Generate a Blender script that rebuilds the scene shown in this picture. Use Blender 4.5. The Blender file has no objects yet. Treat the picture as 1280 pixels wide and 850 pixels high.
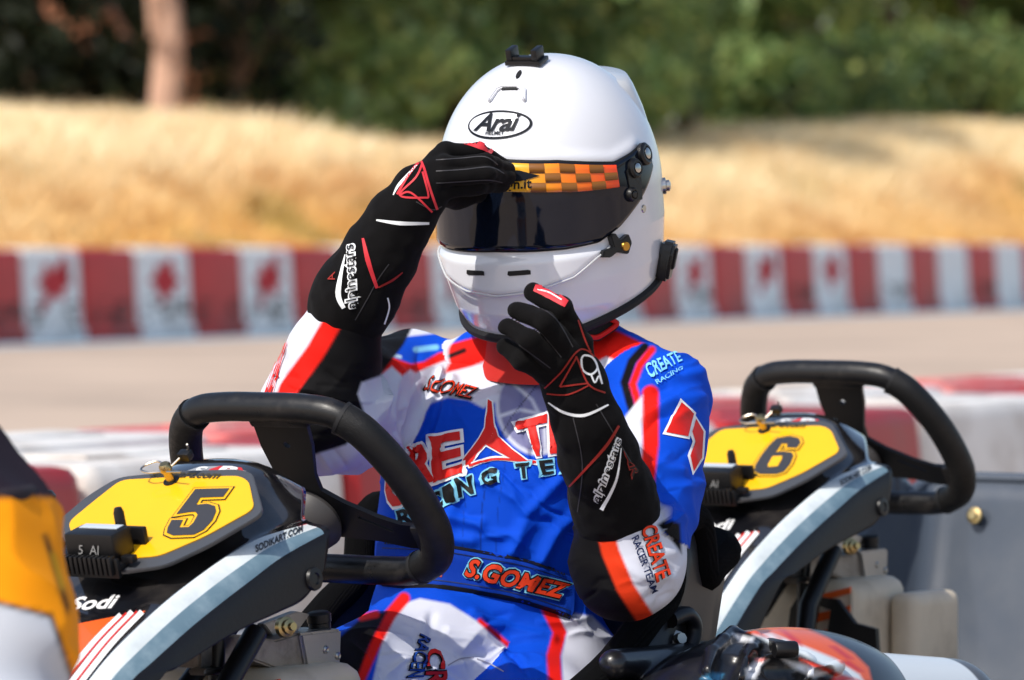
import bpy, bmesh, math, random
import numpy as np
from mathutils import Vector, Matrix
from mathutils.bvhtree import BVHTree

# ---------------------------------------------------------------- camera, sky, sun, exposure
S = bpy.context.scene
COL = S.collection
R = math.radians
LENS, CAM_H = 200.0, 0.78
FPX = LENS / 36.0 * 1280.0
PITCH = math.atan((425 - 292) / FPX)
cd = bpy.data.cameras.new('camera'); cam = bpy.data.objects.new('camera', cd); COL.objects.link(cam)
cam.location = (0, 0, CAM_H); cam.rotation_euler = (R(90) - PITCH, 0, 0)
cd.lens = LENS; cd.sensor_width = 36; cd.clip_start = .1; cd.clip_end = 2000
cd.dof.use_dof = True; cd.dof.focus_distance = 5.85; cd.dof.aperture_fstop = 9.5
S.camera = cam

SUN = Vector((-.45, -.52, .74)).normalized()
w = bpy.data.worlds.new('World'); S.world = w; w.use_nodes = True
nt = w.node_tree; bg = nt.nodes['Background']
sky = nt.nodes.new('ShaderNodeTexSky'); sky.sky_type = 'NISHITA'; sky.sun_disc = False
sky.sun_elevation = math.asin(SUN.z); sky.sun_rotation = math.atan2(SUN.x, SUN.y)
sky.air_density = 1.0; sky.dust_density = 2.0; sky.ozone_density = 1.0
nt.links.new(sky.outputs[0], bg.inputs[0]); bg.inputs[1].default_value = .15
sl = bpy.data.lights.new('sun', 'SUN'); sl.energy = 3.5; sl.angle = R(.5); sl.color = (1, .95, .87)
so = bpy.data.objects.new('sun', sl); COL.objects.link(so)
so.rotation_euler = SUN.to_track_quat('Z', 'Y').to_euler(); so.location = (-5, -3, 9)
S.view_settings.view_transform = 'Standard'; S.view_settings.look = 'None'
S.view_settings.exposure = 0.12; S.view_settings.gamma = 1; S.view_settings.use_curve_mapping = False
S.render.engine = 'CYCLES'; S.cycles.use_denoising = True; S.cycles.max_bounces = 6
S.render.resolution_x = 1024; S.render.resolution_y = 680
random.seed(4); rng = np.random.default_rng(7)

# ---------------------------------------------------------------- helpers: measuring
CAMP = np.array([0, 0, CAM_H]); _c, _s = math.cos(PITCH), math.sin(PITCH)
def ray(px, py):
    px = np.asarray(px, float); py = np.asarray(py, float)
    a = (px - 640) / FPX; b = -(py - 425) / FPX
    return np.stack([a, _c + b * _s, -_s + b * _c], -1)
def at(px, py, D):
    """point measured in the photograph, D metres away from the camera"""
    r = ray(px, py); return CAMP + r * (np.asarray(D, float) / r[..., 1])[..., None]
def proj(P):
    v = np.asarray(P, float) - CAMP
    z = v[..., 1] * _c - v[..., 2] * _s; y = v[..., 1] * _s + v[..., 2] * _c
    return 640 + FPX * v[..., 0] / z, 425 - FPX * y / z

# ---------------------------------------------------------------- helpers: objects
def tag(o, label=None, cat=None, group=None, kind=None):
    for k, v in (('label', label), ('category', cat), ('group', group), ('kind', kind)):
        if v: o[k] = v
    return o
def empty(name, loc=(0, 0, 0), rz=0):
    o = bpy.data.objects.new(name, None); o.empty_display_size = .05
    o.location = loc; o.rotation_euler = (0, 0, rz); COL.objects.link(o); return o
def link(name, me, parent=None):
    o = bpy.data.objects.new(name, me); COL.objects.link(o)
    if parent is not None: o.parent = parent
    return o
def smooth(me, ang=None):
    me.polygons.foreach_set('use_smooth', [True] * len(me.polygons))
    if ang is not None:
        try: me.set_sharp_from_angle(angle=R(ang))
        except Exception: pass
def meshobj(name, V, F, mats, parent=None, sm=True, ang=40, col=None, mi=None):
    me = bpy.data.meshes.new(name); me.from_pydata([tuple(v) for v in V], [], [tuple(int(i) for i in f) for f in F])
    for m in (mats if isinstance(mats, (list, tuple)) else [mats]): me.materials.append(m)
    if mi is not None: me.polygons.foreach_set('material_index', list(mi))
    if sm: smooth(me, ang)
    if col is not None: setcol(me, col)
    me.update(); return link(name, me, parent)
def bigmesh(name, V, F, mats, parent=None, col=None):
    """fast path for many equal faces (F is an n x k array)"""
    V = np.ascontiguousarray(V, np.float32); F = np.ascontiguousarray(F, np.int32); k = F.shape[1]
    me = bpy.data.meshes.new(name); me.vertices.add(len(V)); me.vertices.foreach_set('co', V.ravel())
    me.loops.add(F.size); me.loops.foreach_set('vertex_index', F.ravel())
    me.polygons.add(len(F)); me.polygons.foreach_set('loop_start', np.arange(0, F.size, k, dtype=np.int32))
    me.polygons.foreach_set('loop_total', np.full(len(F), k, np.int32))
    for m in (mats if isinstance(mats, (list, tuple)) else [mats]): me.materials.append(m)
    me.update(calc_edges=True); me.polygons.foreach_set('use_smooth', np.ones(len(F), bool))
    if col is not None: setcol(me, col)
    me.update(); return link(name, me, parent)
def setcol(me, col):
    a = me.color_attributes.new('Col', 'FLOAT_COLOR', 'POINT')
    c = np.ones((len(me.vertices), 4), np.float32); c[:, :3] = col; a.data.foreach_set('color', c.ravel())
def bmobj(name, bm, mats, parent=None, sm=True, ang=40):
    me = bpy.data.meshes.new(name); bm.normal_update(); bm.to_mesh(me); bm.free()
    for m in (mats if isinstance(mats, (list, tuple)) else [mats]): me.materials.append(m)
    if sm: smooth(me, ang)
    return link(name, me, parent)
def bm_box(bm, c, s, bev=0, seg=2, M=None):
    r = bmesh.ops.create_cube(bm, size=1); vs = r['verts']
    bmesh.ops.scale(bm, vec=s, verts=vs); 
    if bev:
        es = list({e for v in vs for e in v.link_edges})
        q = bmesh.ops.bevel(bm, geom=es, offset=bev, segments=seg, affect='EDGES', profile=.6)
        vs = list({v for f in q['faces'] for v in f.verts} | {v for v in vs if v.is_valid})
    bmesh.ops.translate(bm, vec=c, verts=vs)
    if M is not None: bmesh.ops.transform(bm, matrix=M, verts=vs)
    return vs
def box(name, c, s, m, parent=None, bev=.003, M=None, seg=2):
    bm = bmesh.new(); bm_box(bm, c, s, bev, seg, M); return bmobj(name, bm, m, parent)
def frames(P, closed=False):
    P = np.asarray(P, float); n = len(P)
    T = np.roll(P, -1, 0) - np.roll(P, 1, 0) if closed else np.gradient(P, axis=0)
    T /= np.linalg.norm(T, axis=1)[:, None] + 1e-12
    up = np.array([0, 0, 1.]) if abs(T[0, 2]) < .9 else np.array([1., 0, 0])
    N = np.zeros_like(P); v = np.cross(T[0], up); N[0] = v / np.linalg.norm(v)
    for i in range(1, n):
        v = N[i - 1] - T[i] * (N[i - 1] @ T[i]); N[i] = v / np.linalg.norm(v)
    if closed:
        v = N[-1] - T[0] * (N[-1] @ T[0]); v /= np.linalg.norm(v)
        a = math.atan2(np.cross(N[0], v) @ T[0], N[0] @ v)
        for i in range(n):
            t = -a * i / n; B = np.cross(T[i], N[i]); N[i] = N[i] * math.cos(t) + B * math.sin(t)
    return T, N, np.cross(T, N)
def tube_geo(P, r, n=12, closed=False, cap=True):
    P = np.asarray(P, float); T, N, B = frames(P, closed); m = len(P)
    r = np.broadcast_to(np.asarray(r, float), (m,))
    a = np.linspace(0, 2 * math.pi, n, endpoint=False)
    V = (P[:, None] + r[:, None, None] * (np.cos(a)[None, :, None] * N[:, None] + np.sin(a)[None, :, None] * B[:, None])).reshape(-1, 3)
    F = []
    for i in range(m if closed else m - 1):
        j = (i + 1) % m
        for k in range(n):
            l = (k + 1) % n; F.append((i * n + k, i * n + l, j * n + l, j * n + k))
    if cap and not closed: F.append(tuple(range(n - 1, -1, -1))); F.append(tuple((m - 1) * n + k for k in range(n)))
    return V, F
def tube(name, P, r, m, parent=None, n=12, closed=False):
    V, F = tube_geo(P, r, n, closed); return meshobj(name, V, F, m, parent)
def spline(P, n=24, closed=False):
    P = np.asarray(P, float); k = len(P); out = []
    idx = range(k) if closed else range(k - 1)
    for i in idx:
        p0, p1, p2, p3 = (P[(i + d) % k] if closed else P[min(max(i + d, 0), k - 1)] for d in (-1, 0, 1, 2))
        for t in np.linspace(0, 1, n, endpoint=False):
            out.append(.5 * (2 * p1 + (p2 - p0) * t + (2 * p0 - 5 * p1 + 4 * p2 - p3) * t * t + (3 * p1 - p0 - 3 * p2 + p3) * t ** 3))
    if not closed: out.append(P[-1])
    return np.array(out)
def lathe(name, prof, m, parent=None, n=28, M=None, ang=40):
    """prof: (radius, height) pairs turned about local z"""
    V = []; F = []; k = len(prof)
    for i in range(n):
        a = 2 * math.pi * i / n
        for r_, z_ in prof: V.append((r_ * math.cos(a), r_ * math.sin(a), z_))
    for i in range(n):
        j = (i + 1) % n
        for q in range(k - 1): F.append((i * k + q, j * k + q, j * k + q + 1, i * k + q + 1))
    bm = bmesh.new(); me = bpy.data.meshes.new('t'); me.from_pydata(V, [], F); bm.from_mesh(me); bpy.data.meshes.remove(me)
    bmesh.ops.remove_doubles(bm, verts=bm.verts, dist=1e-6)
    bmesh.ops.holes_fill(bm, edges=bm.edges, sides=0); bmesh.ops.recalc_face_normals(bm, faces=bm.faces)
    if M is not None: bmesh.ops.transform(bm, matrix=M, verts=bm.verts)
    return bmobj(name, bm, m, parent, ang=ang)
def axis_matrix(o, z, x=None):
    z = Vector(z).normalized(); x = Vector(x if x is not None else ((1, 0, 0) if abs(z.x) < .9 else (0, 1, 0)))
    x = (x - z * x.dot(z)).normalized(); y = z.cross(x)
    M = Matrix((x, y, z)).transposed().to_4x4(); M.translation = Vector(o); return M
def prism(name, poly, h, m, parent=None, M=None, bev=0, z0=0):
    bm = bmesh.new(); f = bm.faces.new([bm.verts.new((x, y, z0)) for x, y in poly])
    e = bmesh.ops.extrude_face_region(bm, geom=[f]); vs = [v for v in e['geom'] if isinstance(v, bmesh.types.BMVert)]
    bmesh.ops.translate(bm, vec=(0, 0, h), verts=vs); bmesh.ops.recalc_face_normals(bm, faces=bm.faces)
    if bev:
        bmesh.ops.bevel(bm, geom=[x for x in bm.edges], offset=bev, segments=2, affect='EDGES')
    if M is not None: bmesh.ops.transform(bm, matrix=M, verts=bm.verts)
    return bmobj(name, bm, m, parent)
def hash3(i, j, k):
    h = (i.astype(np.int64) * 374761393 + j.astype(np.int64) * 668265263 + k.astype(np.int64) * 2147483647) & 0xffffffff
    h = ((h ^ (h >> 13)) * 1274126177) & 0xffffffff
    return ((h ^ (h >> 16)) & 0xffff) / 65535.0
def vnoise(P, s=1.0):
    P = np.asarray(P, float) * s; I = np.floor(P).astype(int); f = P - I; f = f * f * (3 - 2 * f); o = 0
    for a in (0, 1):
        for b in (0, 1):
            for c in (0, 1):
                wgt = (f[:, 0] if a else 1 - f[:, 0]) * (f[:, 1] if b else 1 - f[:, 1]) * (f[:, 2] if c else 1 - f[:, 2])
                o = o + wgt * hash3(I[:, 0] + a, I[:, 1] + b, I[:, 2] + c)
    return o * 2 - 1
def copy_tree(o, parent=None):
    c = o.copy(); COL.objects.link(c)
    if parent is not None: c.parent = parent
    for ch in list(o.children): copy_tree(ch, c)
    return c

# ---------------------------------------------------------------- helpers: materials
def srgb(r, g, b):
    return tuple(((c / 255) / 12.92 if c / 255 <= .04045 else ((c / 255 + .055) / 1.055) ** 2.4) for c in (r, g, b))
def mat(name, col, rough=.5, metal=0, spec=.5, coat=0, var=0, vscale=20, bump=0, bscale=200, bdist=.002,
        dirt=None, damt=0, dscale=6, attr=False, trans=0, ior=1.45, sheen=0, rvar=0, weave=0, alpha=1, dlow=.45, dhigh=.7):
    m = bpy.data.materials.new(name); m.use_nodes = True; n = m.node_tree; L = n.links
    b = n.nodes['Principled BSDF']; tc = n.nodes.new('ShaderNodeTexCoord')
    b.inputs['Roughness'].default_value = rough; b.inputs['Metallic'].default_value = metal
    b.inputs['Specular IOR Level'].default_value = spec; b.inputs['Coat Weight'].default_value = coat
    b.inputs['Coat Roughness'].default_value = .04; b.inputs['Transmission Weight'].default_value = trans
    b.inputs['IOR'].default_value = ior; b.inputs['Sheen Weight'].default_value = sheen; b.inputs['Alpha'].default_value = alpha
    if attr:
        src = n.nodes.new('ShaderNodeVertexColor'); src.layer_name = 'Col'; c = src.outputs[0]
    else:
        src = n.nodes.new('ShaderNodeRGB'); src.outputs[0].default_value = (*col, 1); c = src.outputs[0]
    def noise(sc, det=5, ro=.6):
        t = n.nodes.new('ShaderNodeTexNoise'); t.inputs['Scale'].default_value = sc; t.inputs['Detail'].default_value = det
        t.inputs['Roughness'].default_value = ro; L.new(tc.outputs['Object'], t.inputs['Vector']); return t
    if var:
        t = noise(vscale); mr = n.nodes.new('ShaderNodeMapRange'); mr.inputs[1].default_value = .3; mr.inputs[2].default_value = .7
        mr.inputs[3].default_value = 1 - var; mr.inputs[4].default_value = 1 + var; L.new(t.outputs[0], mr.inputs[0])
        mx = n.nodes.new('ShaderNodeVectorMath'); mx.operation = 'SCALE'; L.new(c, mx.inputs[0]); L.new(mr.outputs[0], mx.inputs['Scale']); c = mx.outputs[0]
    if dirt is not None:
        t = noise(dscale, 8, .65); mr = n.nodes.new('ShaderNodeMapRange'); mr.inputs[1].default_value = dlow; mr.inputs[2].default_value = dhigh
        mr.inputs[3].default_value = 0; mr.inputs[4].default_value = damt; L.new(t.outputs[0], mr.inputs[0])
        mx = n.nodes.new('ShaderNodeMix'); mx.data_type = 'RGBA'; mx.inputs[7].default_value = (*dirt, 1)
        L.new(mr.outputs[0], mx.inputs[0]); L.new(c, mx.inputs[6]); c = mx.outputs[2]
    L.new(c, b.inputs['Base Color'])
    if rvar:
        t = noise(vscale * 2.3, 6, .7); mr = n.nodes.new('ShaderNodeMapRange'); mr.inputs[1].default_value = .3; mr.inputs[2].default_value = .75
        mr.inputs[3].default_value = max(0, rough - rvar); mr.inputs[4].default_value = min(1, rough + rvar); L.new(t.outputs[0], mr.inputs[0]); L.new(mr.outputs[0], b.inputs['Roughness'])
    h = None
    if bump:
        t = noise(bscale, 4); h = t.outputs[0]
    if weave:
        wv = []
        for ax in ('X', 'Z'):
            t = n.nodes.new('ShaderNodeTexWave'); t.bands_direction = ax; t.inputs['Scale'].default_value = weave; t.inputs['Distortion'].default_value = .6
            L.new(tc.outputs['Object'], t.inputs['Vector']); wv.append(t.outputs['Fac'])
        mm = n.nodes.new('ShaderNodeMath'); mm.operation = 'MULTIPLY'; L.new(wv[0], mm.inputs[0]); L.new(wv[1], mm.inputs[1])
        if h is None: h = mm.outputs[0]
        else:
            ad = n.nodes.new('ShaderNodeMath'); ad.operation = 'ADD'; L.new(h, ad.inputs[0]); L.new(mm.outputs[0], ad.inputs[1]); h = ad.outputs[0]
    if h is not None:
        bp = n.nodes.new('ShaderNodeBump'); bp.inputs['Strength'].default_value = bump or .4; bp.inputs['Distance'].default_value = bdist
        L.new(h, bp.inputs['Height']); L.new(bp.outputs[0], b.inputs['Normal'])
    return m

# ---------------------------------------------------------------- helpers: sculpted surfaces (signed distance -> quads)
def surf_nets(f, lo, hi, h, levels=4, newton=2, margin=1.6):
    lo = np.asarray(lo, float); hi = np.asarray(hi, float); Hs = h * 2 ** levels
    n = np.ceil((hi - lo) / Hs).astype(int)
    C = np.stack(np.meshgrid(*[np.arange(k) for k in n], indexing='ij'), -1).reshape(-1, 3)
    size = Hs
    for lv in range(levels + 1):
        d = f(lo + (C + .5) * size); C = C[np.abs(d) < size * .87 * margin]
        if lv < levels:
            o = np.array([(a, b, c) for a in (0, 1) for b in (0, 1) for c in (0, 1)])
            C = (C[:, None] * 2 + o[None]).reshape(-1, 3); size /= 2
    M = int(n.max() * 2 ** levels + 3)
    key = lambda I: (I[..., 0].astype(np.int64) * M + I[..., 1]) * M + I[..., 2]
    o = np.array([(a, b, c) for a in (0, 1) for b in (0, 1) for c in (0, 1)])
    K = C[:, None] + o[None]; ku, inv = np.unique(key(K).ravel(), return_inverse=True)
    I = np.stack([ku // (M * M), (ku // M) % M, ku % M], -1)
    D = f(lo + I * h); cd_ = D[inv].reshape(-1, 8); act = (cd_.min(1) < 0) & (cd_.max(1) >= 0)
    C = C[act]; cd_ = cd_[act]; acc = np.zeros((len(C), 3)); cnt = np.zeros(len(C))
    for a in range(8):
        for b in range(a + 1, 8):
            if np.abs(o[a] - o[b]).sum() == 1:
                da, db = cd_[:, a], cd_[:, b]; x = (da < 0) != (db < 0); t = np.where(x, da / np.where(x, da - db, 1), 0)
                acc += np.where(x[:, None], o[a] + t[:, None] * (o[b] - o[a]), 0); cnt += x
    V = lo + (C + acc / cnt[:, None]) * h
    ck = key(C); order = np.argsort(ck); cks = ck[order]
    def find(I):
        k = key(I); p = np.searchsorted(cks, k); p = np.minimum(p, len(cks) - 1); ok = cks[p] == k; return np.where(ok, order[p], -1)
    Q = []
    for ax in range(3):
        e = np.zeros(3, int); e[ax] = 1; u = np.zeros(3, int); u[(ax + 1) % 3] = 1; v = np.zeros(3, int); v[(ax + 2) % 3] = 1
        i0 = 0; i1 = int(np.where((o == e).all(1))[0][0]); s0 = cd_[:, i0] < 0; s1 = cd_[:, i1] < 0; x = s0 != s1
        c = C[x]; q = np.stack([find(c), find(c - u), find(c - u - v), find(c - v)], -1); ok = (q >= 0).all(1); fl = s0[x]
        q = np.where(fl[:, None], q[:, ::-1], q)[ok]; Q.append(q[:, ::-1])
    Q = np.concatenate(Q)
    for _ in range(newton):
        d = f(V); g = grad(f, V, h * .5); V = V - g * np.clip(d / np.maximum((g * g).sum(1), .15), -h, h)[:, None]
    return V, Q
def grad(f, V, e):
    return np.stack([(f(V + np.eye(3)[i] * e) - f(V - np.eye(3)[i] * e)) / (2 * e) for i in range(3)], -1)
def smin(a, b, k):
    h = np.clip(.5 + .5 * (b - a) / k, 0, 1); return b + (a - b) * h - k * h * (1 - h)
def smax(a, b, k): return -smin(-a, -b, k)
def sd_cone(P, a, b, ra, rb):
    a = np.asarray(a, float); ab = np.asarray(b, float) - a; t = np.clip(((P - a) @ ab) / (ab @ ab), 0, 1)
    return np.linalg.norm(P - a - t[:, None] * ab, axis=1) - (ra + (rb - ra) * t)
def sd_chain(P, pts, rs, k=.006):
    d = None
    for i in range(len(pts) - 1):
        e = sd_cone(P, pts[i], pts[i + 1], rs[i], rs[i + 1]); d = e if d is None else smin(d, e, k)
    return d
def sd_ell(P, c, r, Rm=None):
    q = P - np.asarray(c)
    if Rm is not None: q = q @ Rm
    q = q / np.asarray(r); k0 = np.linalg.norm(q, axis=1); k1 = np.linalg.norm(q / np.asarray(r), axis=1)
    return k0 * (k0 - 1) / np.maximum(k1, 1e-9)
def in_poly(px, py, poly, soft=1.2):
    """signed distance (pixels of the pattern drawing, positive inside) turned into a soft 0..1 cover"""
    poly = np.asarray(poly, float); n = len(poly); dmin = np.full(px.shape, 1e9); ins = np.zeros(px.shape, bool)
    for i in range(n):
        x1, y1 = poly[i]; x2, y2 = poly[(i + 1) % n]; dx, dy = x2 - x1, y2 - y1
        t = np.clip(((px - x1) * dx + (py - y1) * dy) / (dx * dx + dy * dy + 1e-9), 0, 1)
        dmin = np.minimum(dmin, np.hypot(px - x1 - t * dx, py - y1 - t * dy))
        c = ((y1 > py) != (y2 > py)) & (px < (x2 - x1) * (py - y1) / (y2 - y1 + 1e-12) + x1); ins ^= c
    return np.clip(np.where(ins, dmin, -dmin) / soft * .5 + .5, 0, 1)

# --- things printed or sewn on a surface: drawn flat, then laid on it
def drape_px(pxs, pys, bvh, off):
    out = []
    for r_ in ray(pxs, pys):
        d = Vector(r_).normalized(); loc, nr, i, ds = bvh.ray_cast(Vector(CAMP), d)
        if loc is None: out.append(None)
        else:
            if nr.dot(d) > 0: nr = -nr
            out.append(loc + nr * off)
    return out
def lay(name, bm, bvh, off, m, parent, org, maxlen=5):
    """bm holds a flat drawing (x right, y down, in drawing units) that is laid on the surface"""
    bmesh.ops.triangulate(bm, faces=bm.faces)
    for _ in range(6):
        es = [e for e in bm.edges if e.calc_length() > maxlen]
        if not es: break
        bmesh.ops.subdivide_edges(bm, edges=es, cuts=1); bmesh.ops.triangulate(bm, faces=bm.faces)
    vs = list(bm.verts); H = drape_px([v.co.x for v in vs], [v.co.y for v in vs], bvh, off); bad = []
    for v, p in zip(vs, H):
        if p is None: bad.append(v)
        else: v.co = (org @ p) if isinstance(org, Matrix) else p - Vector(org)
    bmesh.ops.delete(bm, geom=bad, context='VERTS')
    big = [f for f in bm.faces if max(e.calc_length() for e in f.edges) > .03]; bmesh.ops.delete(bm, geom=big, context='FACES')
    if not bm.faces: bm.free(); return None
    return bmobj(name, bm, m, parent, sm=True, ang=None)
def flat(polys):
    bm = bmesh.new()
    for p in polys:
        try: bm.faces.new([bm.verts.new((x, y, 0)) for x, y in p])
        except ValueError: pass
    return bm
def grow(poly, d):
    P = np.asarray(poly, float); n = len(P); A = .5 * np.sum(P[:, 0] * np.roll(P[:, 1], -1) - np.roll(P[:, 0], -1) * P[:, 1]); s = 1 if A > 0 else -1; out = []
    for i in range(n):
        a = P[i] - P[i - 1]; b = P[(i + 1) % n] - P[i]; na = np.array([a[1], -a[0]]) / (np.hypot(*a) + 1e-9); nb_ = np.array([b[1], -b[0]]) / (np.hypot(*b) + 1e-9)
        v = na + nb_; v /= max(np.hypot(*v), .5); out.append(P[i] + v * d * s * min(1 / max(v @ na, .5), 1.6))
    return [tuple(p) for p in out]
def ribbon(pts, wd, n=6):
    P = spline([(x, y, 0) for x, y in pts], n)[:, :2]; T_ = np.gradient(P, axis=0); T_ /= np.linalg.norm(T_, axis=1)[:, None] + 1e-9; N_ = np.stack([-T_[:, 1], T_[:, 0]], -1)
    ws = np.broadcast_to(np.asarray(wd, float), (len(P),)) if np.ndim(wd) == 0 else np.interp(np.linspace(0, 1, len(P)), np.linspace(0, 1, len(wd)), wd)
    bm = bmesh.new(); a = [bm.verts.new((*(P[i] + N_[i] * ws[i] / 2), 0)) for i in range(len(P))]; b = [bm.verts.new((*(P[i] - N_[i] * ws[i] / 2), 0)) for i in range(len(P))]
    for i in range(len(P) - 1): bm.faces.new((a[i], a[i + 1], b[i + 1], b[i]))
    return bm
def text_bm(s, offset=0, shear=0, space=1.0):
    """letters as a flat drawing; unit height, baseline at y = 0, x from 0"""
    cu = bpy.data.curves.new('t', 'FONT'); cu.body = s; cu.size = 1; cu.shear = shear; cu.offset = offset; cu.space_character = space; cu.resolution_u = 3
    o = bpy.data.objects.new('t', cu); COL.objects.link(o); dg = bpy.context.evaluated_depsgraph_get(); me = bpy.data.meshes.new_from_object(o.evaluated_get(dg))
    bm = bmesh.new(); bm.from_mesh(me); bpy.data.objects.remove(o); bpy.data.curves.remove(cu); bpy.data.meshes.remove(me)
    bmesh.ops.remove_doubles(bm, verts=bm.verts, dist=1e-5); return bm
def text_ext(s, shear=0, space=1.0):
    bm = text_bm(s, 0, shear, space); xs = [v.co.x for v in bm.verts]; ys = [v.co.y for v in bm.verts]; bm.free(); return min(xs), max(xs), min(ys), max(ys)
def quad_text(s, quad, offset=0, shear=0, space=1.0):
    """quad: top-left, top-right, bottom-right, bottom-left of the word in the drawing"""
    x0, x1, y0, y1 = text_ext(s, shear, space); bm = text_bm(s, offset, shear, space); tl, tr, br_, bl = [np.array(q, float) for q in quad]
    for v in bm.verts:
        u = (v.co.x - x0) / (x1 - x0); t = (v.co.y - y0) / (y1 - y0); p = (bl * (1 - u) + br_ * u) * (1 - t) + (tl * (1 - u) + tr * u) * t; v.co = (p[0], p[1], 0)
    return bm
def word(s, quad, layers, bvh, parent, org, shear=0, space=1.0, name='lettering', base=.0020, maxlen=4, gap=.0011):
    for i, (of, m) in enumerate(layers): lay(name, quad_text(s, quad, of, shear, space), bvh, base + gap * i, m, parent, org, maxlen)
def rect(x, y, w_, h_, a=0):
    c, s = math.cos(R(a)), math.sin(R(a)); f_ = lambda u, v: (x + u * c - v * s, y + u * s + v * c)
    return [f_(-w_ / 2, -h_ / 2), f_(w_ / 2, -h_ / 2), f_(w_ / 2, h_ / 2), f_(-w_ / 2, h_ / 2)]
def keyhole(outer, hole):
    o = list(outer); h_ = list(hole); i, j = min(((i, j) for i in range(len(o)) for j in range(len(h_))), key=lambda q: (o[q[0]][0] - h_[q[1]][0]) ** 2 + (o[q[0]][1] - h_[q[1]][1]) ** 2)
    ar = lambda P: sum(P[k][0] * P[(k + 1) % len(P)][1] - P[(k + 1) % len(P)][0] * P[k][1] for k in range(len(P)))
    if ar(o) * ar(h_) > 0: h_ = h_[::-1]; j = len(h_) - 1 - j
    e = 1e-4
    return o[:i + 1] + [(x + e, y + e) for x, y in h_[j:] + h_[:j + 1]] + [(o[i][0] + e, o[i][1] + e)] + o[i + 1:]
def round_poly(P, r, n=5):
    out = []; P = [np.array(p, float) for p in P]
    for i in range(len(P)):
        a, b, c = P[i - 1], P[i], P[(i + 1) % len(P)]; d1 = (a - b); d2 = (c - b); l1, l2 = np.hypot(*d1), np.hypot(*d2); k = min(r, l1 * .45, l2 * .45); p, q = b + d1 / l1 * k, b + d2 / l2 * k
        for t in np.linspace(0, 1, n): out.append(tuple(p * (1 - t) ** 2 + 2 * b * t * (1 - t) + q * t * t))
    return out
def oval(rx, ry, n=40): return [(rx * math.cos(t), ry * math.sin(t)) for t in np.linspace(0, 2 * math.pi, n, endpoint=False)]
def tsize(s, wd, offset=0, shear=0, space=1):
    x0, x1, y0, y1 = text_ext(s, shear, space); bm = text_bm(s, offset, shear, space); k = wd / (x1 - x0)
    for v in bm.verts: v.co = ((v.co.x - (x0 + x1) / 2) * k, (v.co.y - (y0 + y1) / 2) * k, 0)
    return bm
def biggest(F_):
    """the faces of the largest piece connected edge to edge"""
    par = list(range(len(F_))); own = {}
    def root(a):
        while par[a] != a: par[a] = par[par[a]]; a = par[a]
        return a
    for i, f in enumerate(F_):
        for q in range(len(f)):
            e = tuple(sorted((f[q], f[(q + 1) % len(f)])))
            if e in own: par[root(i)] = root(own[e])
            else: own[e] = i
    cnt = {}
    for i in range(len(F_)): cnt[root(i)] = cnt.get(root(i), 0) + 1
    b = max(cnt, key=cnt.get); return [f for i, f in enumerate(F_) if root(i) == b]

# ================================================================ THE SETTING
M_track = mat('track_asphalt', srgb(196, 174, 154), .85, var=.10, vscale=.6, bump=.35, bscale=60, bdist=.004, dirt=srgb(120, 108, 98), damt=.35, dscale=.35)
n_ = M_track.node_tree; b_ = n_.nodes['Principled BSDF']; lk = b_.inputs['Base Color'].links[0]; src = lk.from_socket      # rubbered-in streaks along the racing line
tc_ = n_.nodes.new('ShaderNodeTexCoord'); mp = n_.nodes.new('ShaderNodeMapping'); mp.inputs['Rotation'].default_value = (0, 0, -R(65)); mp.inputs['Scale'].default_value = (.06, 1.6, 1)
ns = n_.nodes.new('ShaderNodeTexNoise'); ns.inputs['Scale'].default_value = 1; ns.inputs['Detail'].default_value = 5; mr_ = n_.nodes.new('ShaderNodeMapRange'); mr_.inputs[1].default_value = .5; mr_.inputs[2].default_value = .75; mr_.inputs[4].default_value = .28
mx_ = n_.nodes.new('ShaderNodeMix'); mx_.data_type = 'RGBA'; mx_.inputs[7].default_value = (*srgb(104, 92, 84), 1)
n_.links.new(tc_.outputs['Object'], mp.inputs['Vector']); n_.links.new(mp.outputs[0], ns.inputs['Vector']); n_.links.new(ns.outputs[0], mr_.inputs[0]); n_.links.new(mr_.outputs[0], mx_.inputs[0]); n_.links.new(src, mx_.inputs[6]); n_.links.new(mx_.outputs[2], b_.inputs['Base Color'])
g = meshobj('ground', [(-300, -40, 0), (300, -40, 0), (300, 500, 0), (-300, 500, 0)], [(0, 1, 2, 3)], M_track, sm=False)
tag(g, kind='structure')

FA = np.array([-3.618, 40.193, 0]); FD = np.array([.4194, .9078, 0]); FN = np.array([-.9078, .4194, 0])   # far barrier line, and away from the track
# painted strip along its foot
M_line = mat('edge_paint', srgb(150, 178, 196), .7, var=.15, vscale=3, dirt=srgb(150, 135, 120), damt=.6, dscale=2)
V = []; F_ = []
for i, s_ in enumerate(np.linspace(-14, 40, 60)):
    for p in (-.75, -.02): V.append(FA + FD * s_ + FN * p + np.array([0, 0, .004]))
    if i: F_.append((2 * i - 2, 2 * i, 2 * i + 1, 2 * i - 1))
tag(meshobj('painted_edge_line', V, F_, M_line, sm=False), kind='structure')

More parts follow.
